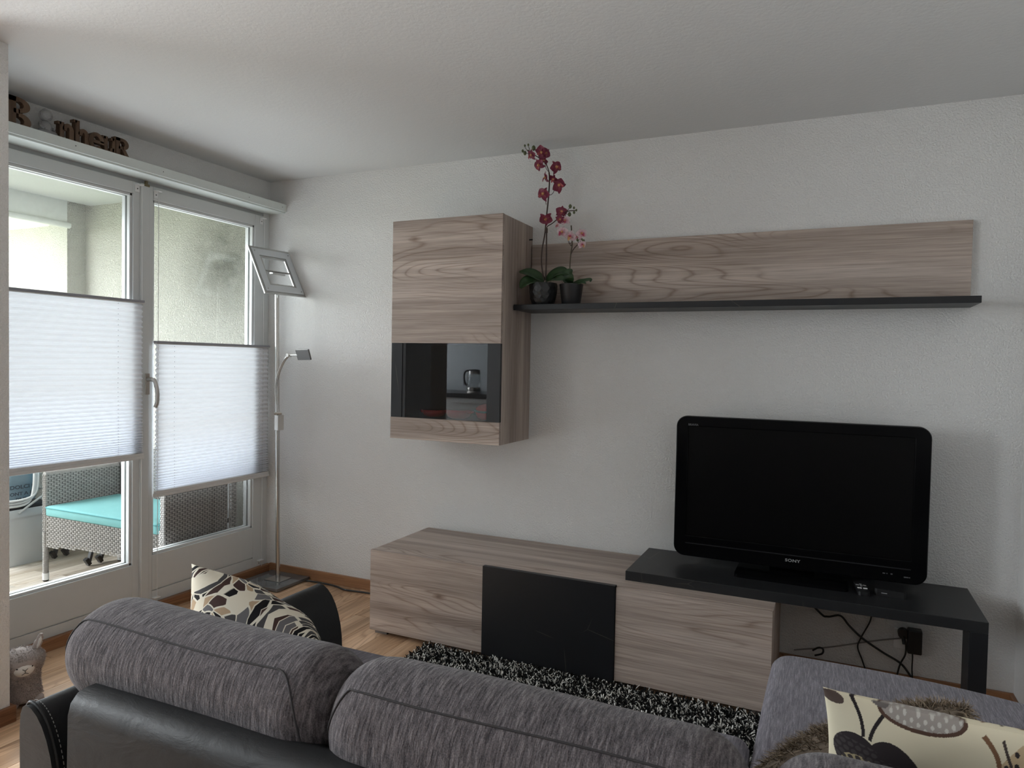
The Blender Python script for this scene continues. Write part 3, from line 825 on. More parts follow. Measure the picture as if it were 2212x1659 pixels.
def blind(label, y0, y1, z0, z1, n, brk, cords, hole_y, pitch_lo):
    t = thing('pleated_blind', label, 'blind', (0.0, (y0 + y1) / 2, z0), group='white pleated window blinds')
    oy, oz = (y0 + y1) / 2, z0
    X0, X1 = 0.008, 0.030
    y0 -= oy; y1 -= oy
    part('top_rail', Box((X0 - 0.003, y0, z1 - oz - 0.012), (X1 + 0.003, y1, z1 - oz)), M_rail, t, 0.002)
    part('top_rail_lip', Box((X0, y0, z1 - oz - 0.017), (X1, y1, z1 - oz - 0.0122)), M_rail_w, t, 0.001)
    part('bottom_rail', Box((X0 - 0.003, y0, 0.0), (X1 + 0.003, y1, 0.016)), M_rail_w, t, 0.002)
    part('bottom_rail_cap', Box((X0, y0 + 0.002, 0.0162), (X1 + 0.001, y1 - 0.002, 0.030)), M_rail_w, t, 0.001)
    # pleats: wide at the top, packed at the bottom
    zs = [0.0]
    for i in range(n):
        q = i / (n - 1)
        zs.append(zs[-1] + pitch_lo + (1 - pitch_lo) * min(1, max(0, (q - 0.08) / 0.62)) ** 0.9)
    zs = np.array(zs); top = z1 - oz - 0.017; zs = 0.030 + zs / zs[-1] * (top - 0.030)
    pts = []
    for i in range(n):
        h = zs[i+1] - zs[i]
        d = math.sqrt(max(0.0, 0.0125**2 - (h/2)**2)) if h < 0.024 else 0.006
        xa = 0.019 - d; xb = 0.019 + d
        pts += [(xa, zs[i]), (xb, zs[i] + h * 0.5)]
    pts.append((0.012, zs[-1]))
    vs = []; fs = []
    for i, (px_, pz) in enumerate(pts):
        vs += [(px_, y0 + 0.004, pz), (px_, y1 - 0.004, pz)]
        if i: fs.append((2*i-2, 2*i-1, 2*i+1, 2*i))
    part('pleated_fabric', MB().add(vs, fs), M_blind, t)
    for hy in hole_y:
        c = MB()
        for i in range(0, len(pts) - 2, 2):
            xb, zb = pts[i+1]; xa, za = pts[i+2]
            c.tube([(0.019, hy - oy, zb - 0.001), (0.019 + (xb - 0.019) * 0.7, hy - oy, (zb + za) / 2)], 0.0011, 5, smooth=False)
        o = part('lift_cord', c, M_rail, t); o['kind'] = 'stuff'
    for cy in cords:
        part('tension_cord', MB().tube([(0.019, cy - oy, 0.048 - oz), (0.019, cy - oy, 2.168 - oz)], 0.0016, 6), M_cord, t)
    for (by, bz, s) in brk:
        b_ = part('bracket', MB().box((0.001, by - oy - 0.012, bz - oz - 0.032), (0.004, by - oy + 0.012, bz - oz)).box((0.001, by - oy - 0.014, bz - oz), (0.026, by - oy + 0.014 + 0.006 * s, bz - oz + 0.005)), M_white, t, 0.001)
        part('screw', MB().tube([(0.004, by - oy, bz - oz - 0.016), (0.0052, by - oy, bz - oz - 0.016)], 0.0035, 8), M_screw, b_)
    return t
blind('white pleated blind on the wide left window, hung higher', -1.72, -0.884, 0.806, 1.600, 38,
      [(-0.905, 2.168, 1), (-1.69, 2.168, -1)], (-0.889, -1.705), (-1.02, -1.60), 0.36)
blind('white pleated blind on the narrow right window beside the lamp', -0.814, -0.024, 0.600, 1.402, 36,
      [(-0.800, 2.160, 1), (-0.074, 2.165, 1), (-0.800, 0.072, 1), (-0.074, 0.085, 1)], (-0.797, -0.068), (-0.70, -0.098), 0.42)

# ================================================================ sofa
M_leather = leather('black_leather', (0.014, 0.0145, 0.0155))
M_fab = slub('grey_slub_fabric', (0.040, 0.035, 0.039), (0.195, 0.176, 0.182), 'x', 210, 34, 0.9)
M_fab2 = slub('grey_seat_fabric', (0.095, 0.088, 0.106), (0.27, 0.255, 0.285), 'x', 340, 22, 0.35)
M_pipe = plain('dark_grey_piping', (0.030, 0.027, 0.029), 0.9)
M_stitch = plain('grey_stitching', (0.30, 0.30, 0.29), 0.8)

sofa = thing('corner_sofa', 'black leather corner sofa with grey fabric rolls and chaise, seen from behind', 'sofa', (2.75, -1.95, 0.0))
def wpart(name, mb, m, parent=None, bevel=0.0, seg=2, subsurf=0, label=None, root=None):
    """shapes given in world coordinates, stored in the thing's own frame"""
    r = root or parent
    L = r.location
    mb.v = [(p[0] - L[0], p[1] - L[1], p[2] - L[2]) for p in mb.v]
    return part(name, mb, m, parent, bevel, seg, subsurf, label=label)

bp = [(-2.435, 0.10), (-2.440, 0.35), (-2.436, 0.618), (-2.430, 0.640), (-2.416, 0.655), (-2.395, 0.659), (-2.365, 0.658), (-2.335, 0.645), (-2.322, 0.62), (-2.318, 0.30), (-2.318, 0.10)]
wpart('backrest', MB().prism(bp, 1.985, (Vector((1.824, 0, 0)), Vector((0,1,0)), Vector((0,0,1)), Vector((1,0,0))), smooth=True), M_leather, sofa, 0.012, 3)
ap = [(1.658, 0.06), (1.655, 0.30), (1.653, 0.54), (1.656, 0.578), (1.663, 0.594), (1.672, 0.600)] + [(1.672 + 0.096 * math.sin(PI / 2 * q / 8), 0.405 + 0.195 * math.cos(PI / 2 * q / 8)) for q in range(1, 9)] + [(1.770, 0.30), (1.770, 0.06)]
arm = wpart('arm', MB().prism(ap, 0.905, (Vector((0, -2.425, 0)), Vector((1,0,0)), Vector((0,0,1)), Vector((0,1,0))), smooth=True), M_leather, sofa, 0.014, 3)
pp = [Vector((x, -2.413, z)) + Vector((x - 1.73, 0, z - 0.40)).normalized() * 0.0015 for x, z in catmull([(a, b_, 0) for a, b_ in ap[1:-1]], 3) and [(p.x, p.y) for p in catmull([(a, b_, 0) for a, b_ in ap[1:-1]], 3)]]
wpart('piping', MB().tube(pp, 0.0035, 8), M_leather, arm, root=sofa)
st = MB()
for i in range(2, len(pp) - 2):
    a = pp[i] + Vector((0, 0.012, 0)); b_ = pp[i].lerp(pp[i+1], 0.55) + Vector((0, 0.012, 0))
    nn = int((pp[i+1] - pp[i]).length / 0.007) or 1
    for q in range(nn):
        p0 = pp[i].lerp(pp[i+1], q / nn) + Vector((0, 0.011, 0)); p1 = pp[i].lerp(pp[i+1], (q + 0.55) / nn) + Vector((0, 0.011, 0))
        st.tube([p0, p1], 0.0009, 4, smooth=False)
o = wpart('stitching', st, M_stitch, arm, root=sofa); o['kind'] = 'stuff'
# base under seats, right arm side hidden by the frame edge
wpart('base', Box((1.772, -2.315, 0.06), (3.012, -1.60, 0.20)), M_leather, sofa, 0.015)
for fx, fy in ((1.70, -2.36), (1.70, -1.56), (3.78, -2.36), (3.10, -1.05), (3.76, -1.12)):
    wpart('foot', MB().lathe([(0.022, 0.0), (0.026, 0.062)], 16, (fx, fy, 0.0)), M_black, sofa)

def soft_block(outline, z0, z1, r=0.035, crown=0.012, n=5):
    """rounded upholstered block over a closed outline; rings stepping in at the top"""
    mb = MB(); rings = []
    c = Vector((sum(p[0] for p in outline) / len(outline), sum(p[1] for p in outline) / len(outline)))
    def ringat(inset, z):
        out = []
        for i, p in enumerate(outline):
            a = Vector(outline[i-1]); b_ = Vector(outline[(i+1) % len(outline)]); t = (b_ - a).normalized()
            nrm = Vector((-t.y, t.x))
            if False: nrm = -nrm
            q = Vector(p) + nrm * inset
            out.append((q.x, q.y, z))
        return out
    rings.append(ringat(r * 0.6, z0)); rings.append(ringat(0.0, z0 + r * 0.6))
    for k in range(n + 1):
        a = PI / 2 * k / n
        rings.append(ringat(r * (1 - math.cos(a)), z1 - r + r * math.sin(a)))
    for s in (0.75, 0.5, 0.25):
        rings.append([(c.x + (p[0]-c.x)*s, c.y + (p[1]-c.y)*s, z1 + crown * (1 - s*s)) for p in rings[n+2]])
    m = len(outline); vs = [p for rg in rings for p in rg] + [(c.x, c.y, z1 + crown)]
    fs = []
    for i in range(len(rings) - 1):
        for j in range(m):
            j2 = (j+1) % m; fs.append((i*m+j, i*m+j2, (i+1)*m+j2, (i+1)*m+j))
    L = (len(rings) - 1) * m
    fs += [(L + j, L + (j+1) % m, len(vs) - 1) for j in range(m)]
    fs.append(tuple(range(m))[::-1])
    return mb.add(vs, fs, True)
def rr_xy(x0, y0, x1, y1, r, n=6, step=0.06):
    pts = [(u + (x0+x1)/2, v + (y0+y1)/2) for u, v in rrect(x1 - x0, y1 - y0, r, n)]
    return pts
wpart('seat_cushion', soft_block(rr_xy(1.774, -2.31, 2.405, -1.535, 0.04), 0.195, 0.432), M_fab2, sofa)
wpart('seat_cushion', soft_block(rr_xy(2.407, -2.31, 3.010, -1.535, 0.04), 0.195, 0.432), M_fab2, sofa)
co = [(3.014, -2.30), (3.76, -2.30), (3.785, -2.27), (3.79, -1.90), (3.79, -1.50), (3.79, -1.20), (3.782, -1.11), (3.755, -1.055), (3.70, -1.020), (3.60, -0.992), (3.46, -0.968), (3.32, -0.957), (3.20, -0.953), (3.10, -0.955), (3.06, -0.961), (3.035, -0.978), (3.022, -1.005), (3.017, -1.05), (3.014, -1.30), (3.014, -1.7)]
co = [(p.x, p.y) for p in catmull([(a, b_, 0) for a, b_ in co] + [(3.014, -2.29, 0)], 3)][:-1]
ch = wpart('chaise_seat', soft_block(co, 0.17, 0.430, 0.035, 0.010), M_fab2, sofa)
wpart('chaise_base', soft_block([(3.03 + (p[0]-3.42)*0.0 + (p[0]-3.03)*0.985, p[1] - 0.012) for p in co], 0.06, 0.172, 0.01, 0.0, 2), M_leather, sofa)
for ty in (-1.30,):
    wpart('tuft_button', MB().lathe([(0.0, 0.006), (0.011, 0.004), (0.013, 0.0)], 14, (3.385, -1.325, 0.4385)), M_fab2, ch, root=sofa)

def roll_cushion(x0, x1, cy, cz_, R, seed):
    rd = random.Random(seed); ph = [rd.uniform(0, 6) for _ in range(4)]
    e = 0.105
    def prof(x):
        d = min(x - x0, x1 - x)
        q = max(0.0, 1 - d / e) if d < e else 0.0
        s = max(0.0, 1 - q ** 2.6) ** (1 / 2.2)
        sag = 1 + 0.018 * math.sin(9 * (x - x0) + ph[0])
        return R * s * sag
    nx, na = 72, 48
    us = [0.5 - 0.5 * math.cos(PI * i / (nx - 1)) for i in range(nx)]
    us = [0.55 * u + 0.45 * i / (nx - 1) for i, u in enumerate(us)]
    def P(x, a, off=0.0):
        r = prof(x) + off
        w = 1 + 0.02 * math.sin(3 * a + ph[1] + 4 * x)
        squash = 1.0 + 0.10 * max(0, -math.sin(a))     # hangs a little lower in front
        return Vector((x, cy + r * 1.03 * w * math.cos(a), cz_ + r * w * squash * math.sin(a)))
    mb = MB().grid(lambda u, v: P(x0 + (x1 - x0) * us[int(round(u * (nx - 1)))], 2 * PI * v), nx, na, True, False, True)
    rl = wpart('roll_cushion', mb, M_fab, sofa)
    a0 = math.radians(180 - 50)
    path = []
    for i in range(12): path.append(P(x0 + 0.012 + 0.05 * i / 11, a0 + (1 - i / 11) ** 1.6 * 1.3, 0.001))
    for i in range(26): path.append(P(x0 + 0.075 + (x1 - x0 - 0.195) * i / 25, a0 + 0.03 * math.sin(5 * i / 25 + ph[2]), 0.0005))
    for i in range(1, 21): path.append(P(x1 - 0.120 + 0.078 * math.sin(PI / 2 * i / 20), a0 + 0.03 * math.sin(5 + ph[2]) + 1.5 * (1 - math.cos(PI / 2 * i / 20)), 0.0004))
    wpart('piping', MB().tube(path, 0.0019, 7), M_pipe, rl, root=sofa)
roll_cushion(1.668, 2.385, -2.270, 0.678, 0.106, 1)
roll_cushion(2.362, 3.080, -2.270, 0.678, 0.106, 2)
roll_cushion(3.086, 3.800, -2.270, 0.678, 0.106, 3)

# ================================================================ scatter cushions
def pillow_pt(u, v, w, h, t, side, pin=0.075):
    """u, v in -1..1"""
    x = w / 2 * u * (1 - pin * (1 - v * v) * abs(u) ** 2)
    y = h / 2 * v * (1 - pin * (1 - u * u) * abs(v) ** 2)
    z = t / 2 * max(0.0, (1 - abs(u) ** 2.6)) ** 0.62 * max(0.0, (1 - abs(v) ** 2.6)) ** 0.62
    return x, y, side * z
def pillow_mesh(w, h, t, n, wr=0.0, seed=0, pin=0.075):
    rd = random.Random(seed); ph = [rd.uniform(0, 6.28) for _ in range(6)]
    mb = MB()
    for side in (1, -1):
        def fn(a, b_):
            u, v = 2 * a - 1, 2 * b_ - 1
            x, y, z = pillow_pt(u, v, w, h, t, side, pin)
            k = (1 - u**4) * (1 - v**4)
            z += side * wr * k * (math.sin(7 * u + 5 * v + ph[0]) + 0.7 * math.sin(11 * v - 4 * u + ph[1]))
            return (x, y, z)
        mb.grid(fn, n, n)
    return mb
def orient(o, U, V, center):
    U = Vector(U).normalized(); V = Vector(V); V = (V - U * V.dot(U)).normalized(); Wv = U.cross(V)
    m = Matrix((U, V, Wv)).transposed().to_4x4(); m.translation = Vector(center)
    o.matrix_world = m

def cell_print(name):
    m, nt, b, out = new_mat(name); g = N(nt)
    tc = nt.nodes.new('ShaderNodeTexCoord')
    d0 = g.n('ShaderNodeVectorMath', operation='SUBTRACT'); nt.links.new(tc.outputs['Object'], d0.inputs[0]); d0.inputs[1].default_value = (-0.02, -0.06, 0.0)
    wn_ = g.noise(tc.outputs['Object'], 7.0, 1, out=1)
    wob = g.n('ShaderNodeVectorMath', operation='MULTIPLY_ADD'); nt.links.new(wn_, wob.inputs[0]); wob.inputs[1].default_value = (0.06, 0.06, 0); nt.links.new(d0.outputs[0], wob.inputs[2])
    sp = g.n('ShaderNodeSeparateXYZ'); nt.links.new(wob.outputs[0], sp.inputs[0])
    r = g.math('SQRT', g.math('ADD', g.math('MULTIPLY', sp.outputs[0], sp.outputs[0]), g.math('MULTIPLY', sp.outputs[1], sp.outputs[1])))
    a = g.math('ARCTAN2', sp.outputs[1], sp.outputs[0])
    cb_ = g.n('ShaderNodeCombineXYZ')
    nt.links.new(g.math('MULTIPLY', r, 70.0), cb_.inputs[0]); nt.links.new(g.math('MULTIPLY', a, 2.5), cb_.inputs[1])
    vo = g.n('ShaderNodeTexVoronoi', feature='F1'); nt.links.new(cb_.outputs[0], vo.inputs['Vector']); vo.inputs['Scale'].default_value = 1.0
    ve = g.n('ShaderNodeTexVoronoi', feature='DISTANCE_TO_EDGE'); nt.links.new(cb_.outputs[0], ve.inputs['Vector']); ve.inputs['Scale'].default_value = 1.0
    ss = g.n('ShaderNodeSeparateColor'); nt.links.new(vo.outputs['Color'], ss.inputs[0])
    cells = g.ramp(ss.outputs[0], [(0.0, (0.010, 0.009, 0.010)), (0.34, (0.055, 0.030, 0.026)), (0.52, (0.06, 0.058, 0.06)), (0.66, (0.13, 0.125, 0.13)), (0.78, (0.40, 0.29, 0.19)), (0.88, (0.66, 0.61, 0.50))])
    nt.nodes[-1]
    for nd in nt.nodes:
        if nd.type == 'VALTORGB' and len(nd.color_ramp.elements) == 6: nd.color_ramp.interpolation = 'CONSTANT'
    line = g.ramp(ve.outputs['Distance'], [(0.048, (1,1,1)), (0.062, (0,0,0))])
    nt.links.new(g.mix(line, cells, (0.66, 0.62, 0.52)), b.inputs['Base Color'])
    b.inputs['Roughness'].default_value = 0.85; b.inputs['Specular IOR Level'].default_value = 0.15
    nt.links.new(g.bump(g.noise(g.coord(), 600.0, 1), 0.15, 0.001), b.inputs['Normal'])
    return m
p1 = part('cushion', pillow_mesh(0.42, 0.40, 0.21, 33, 0.004, 3, 0.02), cell_print('mosaic_print_cotton'), weld=True)
tag(p1, 'cream cushion with black and brown mosaic print, leaning on the left sofa arm', 'cushion')
U1 = Vector((0.36, 0.02, -0.135)); V1 = Vector((-0.05, 0.16, -0.30))
p1c = Vector((1.700, -2.03, 0.785)) + U1.normalized() * 0.20 + (V1 - U1.normalized() * V1.dot(U1.normalized())).normalized() * 0.19
orient(p1, U1, V1, p1c)

# butterfly cushion: print stored per vertex on the cloth
def butterfly():
    w, h, t = 0.44, 0.38, 0.12
    base = np.array([0.66, 0.60, 0.45]); V = []; Cc = []
    Fs = []; off = 0
    for side, n in ((1, 101), (-1, 401)):
        us = np.linspace(-1, 1, n); A, B = np.meshgrid(us, us, indexing='ij')
        pin = 0.075
        x = w/2 * A * (1 - pin * (1 - B*B) * A*A); y = h/2 * B * (1 - pin * (1 - A*A) * B*B)
        z = side * t/2 * np.maximum(0, 1 - np.abs(A)**2.6)**0.62 * np.maximum(0, 1 - np.abs(B)**2.6)**0.62
        k = (1 - A**4) * (1 - B**4)
        z = z + side * 0.003 * k * (np.sin(6*A + 4*B + 1) + 0.7*np.sin(10*B - 5*A))
        col = np.ones(A.shape + (3,)) * base
        # print coordinates: metres from the upper left corner
        X = x + w/2; Y = y + h/2
        def put_(mask, c, soft=None): col[mask] = c
        def ell(cx, cy, rx, ry, rot=0.0):
            dx, dy = X - cx, Y - cy; c_, s_ = math.cos(rot), math.sin(rot)
            return ((dx*c_ + dy*s_)/rx)**2 + ((-dx*s_ + dy*c_)/ry)**2
        def stroke(p, q, wd, bend=0.0):
            p = np.array(p); q = np.array(q); d = q - p; L = np.hypot(*d); d = d / L; nn = np.array([-d[1], d[0]])
            a = (X - p[0])*d[0] + (Y - p[1])*d[1]; b_ = (X - p[0])*nn[0] + (Y - p[1])*nn[1]
            s = np.clip(a / L, 0, 1); return (np.abs(b_ - bend * 4 * s * (1 - s)) < wd) & (a > 0) & (a < L)
        dark = np.array([0.030, 0.024, 0.026]); brown = np.array([0.085, 0.048, 0.035]); grey = np.array([0.30, 0.27, 0.25]); beige = np.array([0.46, 0.35, 0.22])
        put_(ell(0.013, 0.012, 0.021, 0.010, 0.1) < 1, np.array([0.09, 0.065, 0.055]))
        put_(stroke((0.042, 0.002), (0.066, 0.062), 0.0028, -0.006), dark * 0.8)
        put_(stroke((0.094, 0.020), (0.076, 0.064), 0.0028, 0.004), dark * 0.8)
        # wings
        wl = ell(0.058, 0.108, 0.036, 0.046) < 1; put_(wl, dark)
        wr = (ell(0.118, 0.118, 0.042, 0.066, -0.35) < 1); put_(wr, dark)
        for wing, cx0, cy0 in ((wl, 0.058, 0.10), (wr, 0.118, 0.115)):
            ci = np.floor((X + 0.5 * (np.floor(Y / 0.012) % 2) * 0.012) / 0.012)
            fx = (X + 0.5 * (np.floor(Y / 0.012) % 2) * 0.012) / 0.012 - ci - 0.5; fy = Y / 0.012 - np.floor(Y / 0.012) - 0.5
            spot = (fx*fx + fy*fy < 0.15) & wing & (Y > cy0 - 0.022) & (Y < cy0 + 0.03)
            col[spot] = np.array([0.055, 0.047, 0.048])
        lw_ = (ell(0.066, 0.126, 0.030, 0.022) < 1)
        put_(lw_, np.array([0.36, 0.30, 0.18]))
        ci = np.floor(X / 0.011); fx = X / 0.011 - ci - 0.5; fy = (Y + 0.5*(ci % 2)*0.011) / 0.011; fy = fy - np.floor(fy) - 0.5
        col[lw_ & (fx*fx + fy*fy < 0.16)] = np.array([0.05, 0.042, 0.04])
        # grey leaf along the upper edge
        lf = (ell(0.150, 0.010, 0.066, 0.022, 0.02) < 1) & (Y > -1); put_(lf, brown)
        lf2 = ell(0.150, 0.009, 0.061, 0.0185, 0.02) < 1; put_(lf2, grey)
        ci = np.floor(X / 0.010); fx = X / 0.010 - ci - 0.5; fy = (Y + 0.4*(ci % 2)*0.010) / 0.009; fy = fy - np.floor(fy) - 0.5
        col[lf2 & (fx*fx + fy*fy < 0.07)] = np.array([0.50, 0.48, 0.45])
        put_(ell(0.082, 0.0, 0.022, 0.010, 0.4) < 1, np.array([0.13, 0.115, 0.11]))
        # spotted beige wing on the right
        bw = ell(0.292, 0.075, 0.040, 0.066, 0.45) < 1; put_(bw, beige)
        ci = np.floor(X / 0.013); fx = X / 0.013 - ci - 0.5; fy = (Y + 0.45*(ci % 2)*0.013) / 0.015; fy = fy - np.floor(fy) - 0.5
        col[bw & (fx*fx + fy*fy < 0.06)] = dark
        put_(stroke((0.262, 0.02), (0.325, 0.140), 0.0022, 0.006), np.array([0.06, 0.045, 0.04]))
        put_(stroke((0.236, 0.020), (0.258, 0.062), 0.0035, -0.006), np.array([0.17, 0.09, 0.05]))
        rd_ = ell(0.235, 0.165, 0.055, 0.050) < 1; put_(rd_, np.array([0.33, 0.25, 0.17]))
        put_(ell(0.06, 0.30, 0.05, 0.04) < 1, beige); put_(ell(0.33, 0.30, 0.06, 0.04) < 1, grey)
        V.append(np.stack([x, y, z], -1).reshape(-1, 3)); Cc.append(col.reshape(-1, 3))
        idx = np.arange(n*n).reshape(n, n) + off; off += n*n
        q = np.stack([idx[:-1, :-1], idx[1:, :-1], idx[1:, 1:], idx[:-1, 1:]], -1).reshape(-1, 4)
        Fs.append(q if side > 0 else q[:, ::-1])
    F = np.vstack(Fs)
    return np_mesh('cushion', np.vstack(V), F, attr_mat('butterfly_print_cotton', 0.85), np.vstack(Cc), True)
p2 = put('cushion', butterfly())
tag(p2, 'cream cushion printed with dark butterfly wings, standing on the chaise', 'cushion')
U2 = Vector((1, 0.0, -0.02)); V2 = Vector((0, 0.42, -0.90))
orient(p2, U2, V2, Vector((3.158, -1.985, 0.770)) + U2.normalized() * 0.22 + V2.normalized() * 0.19)

# ---- fur
def fur(name, pts, nrm, length, width, cols, seed, lean=(0, 0, -0.5), spread=0.6):
    r = np.random.default_rng(seed); n = len(pts)
    d = nrm + r.normal(0, spread, (n, 3)); d += np.array(lean) * 0.5; d /= np.linalg.norm(d, axis=1)[:, None]
    L = length * r.uniform(0.55, 1.2, n)[:, None]
    s = np.cross(d, r.normal(0, 1, (n, 3))); s /= np.linalg.norm(s, axis=1)[:, None]
    tip = pts + d * L + np.array(lean) * L * 0.55; mid = pts + d * L * 0.55 + np.array(lean) * L * 0.12
    V = np.stack([pts - s*width, pts + s*width, mid - s*width*0.8, mid + s*width*0.8, tip], 1).reshape(-1, 3)
    b_ = (np.arange(n) * 5)[:, None]
    F = np.stack([b_ + np.array([[0, 1, 3]]), b_ + np.array([[0, 3, 2]]), b_ + np.array([[2, 3, 4]])], 1).reshape(-1, 3)
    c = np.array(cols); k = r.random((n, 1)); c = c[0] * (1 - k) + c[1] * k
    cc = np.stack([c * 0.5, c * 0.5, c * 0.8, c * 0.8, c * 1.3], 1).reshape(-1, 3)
    return np_mesh(name, V, F, M_fur, cc)
M_fur = attr_mat('fur_fibres', 0.8)
M_furbase = plain('fur_backing', (0.13, 0.10, 0.075), 0.95, var=0.2, vscale=60)
fc = thing('fur_cushion', 'long-haired brown faux fur cushion lying behind the butterfly cushion', 'cushion', (3.272, -1.745, 0.545))
Rf = Matrix((Vector((0.90, 0.02, 0.38)).normalized(), Vector((0.15, 0.75, -0.62)), Vector((0, 0, 1)))).transposed()
U3 = Vector((0.86, 0.0, 0.50)).normalized(); V3 = Vector((0.20, 0.72, -0.60)); V3 = (V3 - U3 * V3.dot(U3)).normalized(); W3 = U3.cross(V3)
R3 = np.array([U3, V3, W3]).T
mbf = pillow_mesh(0.40, 0.30, 0.13, 21, 0.0, 1)
mbf.v = [tuple(R3 @ np.array(p)) for p in mbf.v]
part('cover', mbf, M_furbase, fc, weld=True)
r_ = np.random.default_rng(5)
nf = 20000
uu = r_.uniform(-1, 1, (nf, 2)); sd = r_.choice((-1, 1), nf)
zz = sd * 0.065 * np.maximum(0, 1 - np.abs(uu[:, 0])**2.6)**0.62 * np.maximum(0, 1 - np.abs(uu[:, 1])**2.6)**0.62
pin = 0.075
ptsf = np.stack([0.20*uu[:, 0]*(1 - pin*(1-uu[:, 1]**2)*uu[:, 0]**2), 0.15*uu[:, 1]*(1 - pin*(1-uu[:, 0]**2)*uu[:, 1]**2), zz], 1)
nr = np.stack([ptsf[:, 0] * 9 * np.abs(uu[:, 0])**3, ptsf[:, 1] * 11 * np.abs(uu[:, 1])**3, sd * 0.9], 1); nr /= np.linalg.norm(nr, axis=1)[:, None]
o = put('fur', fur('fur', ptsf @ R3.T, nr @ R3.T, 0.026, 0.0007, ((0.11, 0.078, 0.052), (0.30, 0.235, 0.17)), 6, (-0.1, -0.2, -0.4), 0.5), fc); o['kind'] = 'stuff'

# ================================================================ rug
rug = thing('shag_rug', 'black and white shaggy rug on the floor before the low cabinet', 'rug', (2.27, -1.10, 0.0))
part('backing', Box((-0.775, -0.36, 0.0005), (0.775, 0.555, 0.008)), plain('black_rug_backing', (0.012, 0.012, 0.012), 0.95), rug)
r_ = np.random.default_rng(11)
gx, gy = np.meshgrid(np.arange(-0.775, 0.775, 0.0066), np.arange(-0.36, 0.548, 0.0066), indexing='ij')
n = gx.size
bx = gx.ravel() + r_.uniform(-0.004, 0.004, n); by = gy.ravel() + r_.uniform(-0.004, 0.004, n)
hgt = r_.uniform(0.012, 0.026, n); lx = r_.normal(0, 0.010, n); ly = r_.normal(0, 0.010, n); a0 = r_.uniform(0, 6.28, n)
rings = []
for zf, rf, lf in ((0.0, 0.0023, 0.0), (0.55, 0.0030, 0.45), (0.95, 0.0026, 1.0)):
    for k in range(3):
        a = a0 + 2 * PI * k / 3 + 0.6 * zf
        rings.append(np.stack([bx + lx*lf + rf*np.cos(a), by + ly*lf + rf*np.sin(a), 0.006 + hgt*zf], 1))
rings.append(np.stack([bx + lx*1.1, by + ly*1.1, 0.006 + hgt], 1))
Vr = np.stack(rings, 1).reshape(-1, 3)
tri = []
for lvl in (0, 3):
    for k in range(3):
        k2 = (k + 1) % 3; tri += [(lvl+k, lvl+k2, lvl+3+k2), (lvl+k, lvl+3+k2, lvl+3+k)]
tri += [(6, 7, 9), (7, 8, 9), (8, 6, 9)]
Fr = (np.arange(n)[:, None, None] * 10 + np.array(tri)[None]).reshape(-1, 3)
wt = r_.random(n) < 0.32
cr = np.where(wt[:, None], r_.uniform(0.40, 0.85, (n, 1)) * np.array([[1.0, 0.98, 0.93]]), r_.uniform(0.004, 0.018, (n, 1)) * np.ones((1, 3)))
o = put('pile', np_mesh('pile', Vr, Fr, attr_mat('rug_yarn', 0.9), np.repeat(cr, 10, 0)), rug); o['kind'] = 'stuff'

# ================================================================ orchids on the shelf
M_pot = plain('black_ceramic', (0.010, 0.010, 0.011), 0.38, spec=0.5)
M_potm = plain('black_matt_pot', (0.020, 0.020, 0.022), 0.45)
M_soil = plain('dark_moss', (0.02, 0.018, 0.010), 0.95, var=0.4, vscale=150)
M_leaf = plain('dark_orchid_leaf', (0.020, 0.050, 0.016), 0.38, var=0.3, vscale=20)
M_stem = plain('brown_green_stem', (0.055, 0.032, 0.026), 0.6, var=0.3)
M_stem2 = plain('olive_stem', (0.085, 0.070, 0.045), 0.6, var=0.3)
M_bud = plain('green_bud', (0.085, 0.10, 0.040), 0.5, var=0.3, vscale=60)

def petal_mat(name, edge, mid, vein):
    m, nt, b, out = new_mat(name); g = N(nt)
    tc = nt.nodes.new('ShaderNodeTexCoord')
    ln = g.n('ShaderNodeVectorMath', operation='LENGTH'); nt.links.new(tc.outputs['Object'], ln.inputs[0])
    base = g.ramp(ln.outputs['Value'], [(0.002, mid), (0.022, edge)])
    n1 = g.noise(g.coord((1, 1, 1)), 160.0, 3)
    nt.links.new(g.mix(g.math('MULTIPLY', n1, 0.5), base, vein), b.inputs['Base Color'])
    b.inputs['Roughness'].default_value = 0.55; b.inputs['Sheen Weight'].default_value = 0.1
    b.inputs['Subsurface Weight'].default_value = 0.0
    return m
M_pet = petal_mat('magenta_petal', (0.20, 0.014, 0.050), (0.34, 0.07, 0.11), (0.12, 0.006, 0.028))
M_petw = petal_mat('blush_white_petal', (0.72, 0.60, 0.63), (0.55, 0.12, 0.22), (0.60, 0.42, 0.48))
M_lip = plain('yellow_throat', (0.55, 0.30, 0.13), 0.5, var=0.35, vscale=120)
M_lipm = plain('magenta_throat', (0.42, 0.06, 0.12), 0.5, var=0.3, vscale=120)

def petal(L, W, fold, cup):
    def fn(u, v):
        a = v * 2 - 1
        w = W * math.sin(PI * min(1, (u * 0.92 + 0.08)) ** 0.75) ** 0.8
        x = a * w; z = u * L
        y = -fold * (1 - a * a) * math.sin(PI * u) + cup * u * u
        return (x, y, z)
    return MB().grid(fn, 8, 7)
ME = {}
def flower_meshes(key, mp, ml, s):
    ME[key] = (petal(0.036*s, 0.0115*s, -0.004*s, 0.012*s).mesh('petal', mp), petal(0.037*s, 0.0215*s, -0.006*s, 0.007*s).mesh('petal', mp),
               MB().lathe([(0.0, -0.005*s), (0.006*s, -0.002*s), (0.008*s, 0.004*s), (0.004*s, 0.009*s), (0.0, 0.011*s)], 10).mesh('flower', ml))
flower_meshes('red', M_pet, M_lip, 1.0)
flower_meshes('white', M_petw, M_lip, 0.86)
flower_meshes('whitem', M_petw, M_lipm, 0.86)
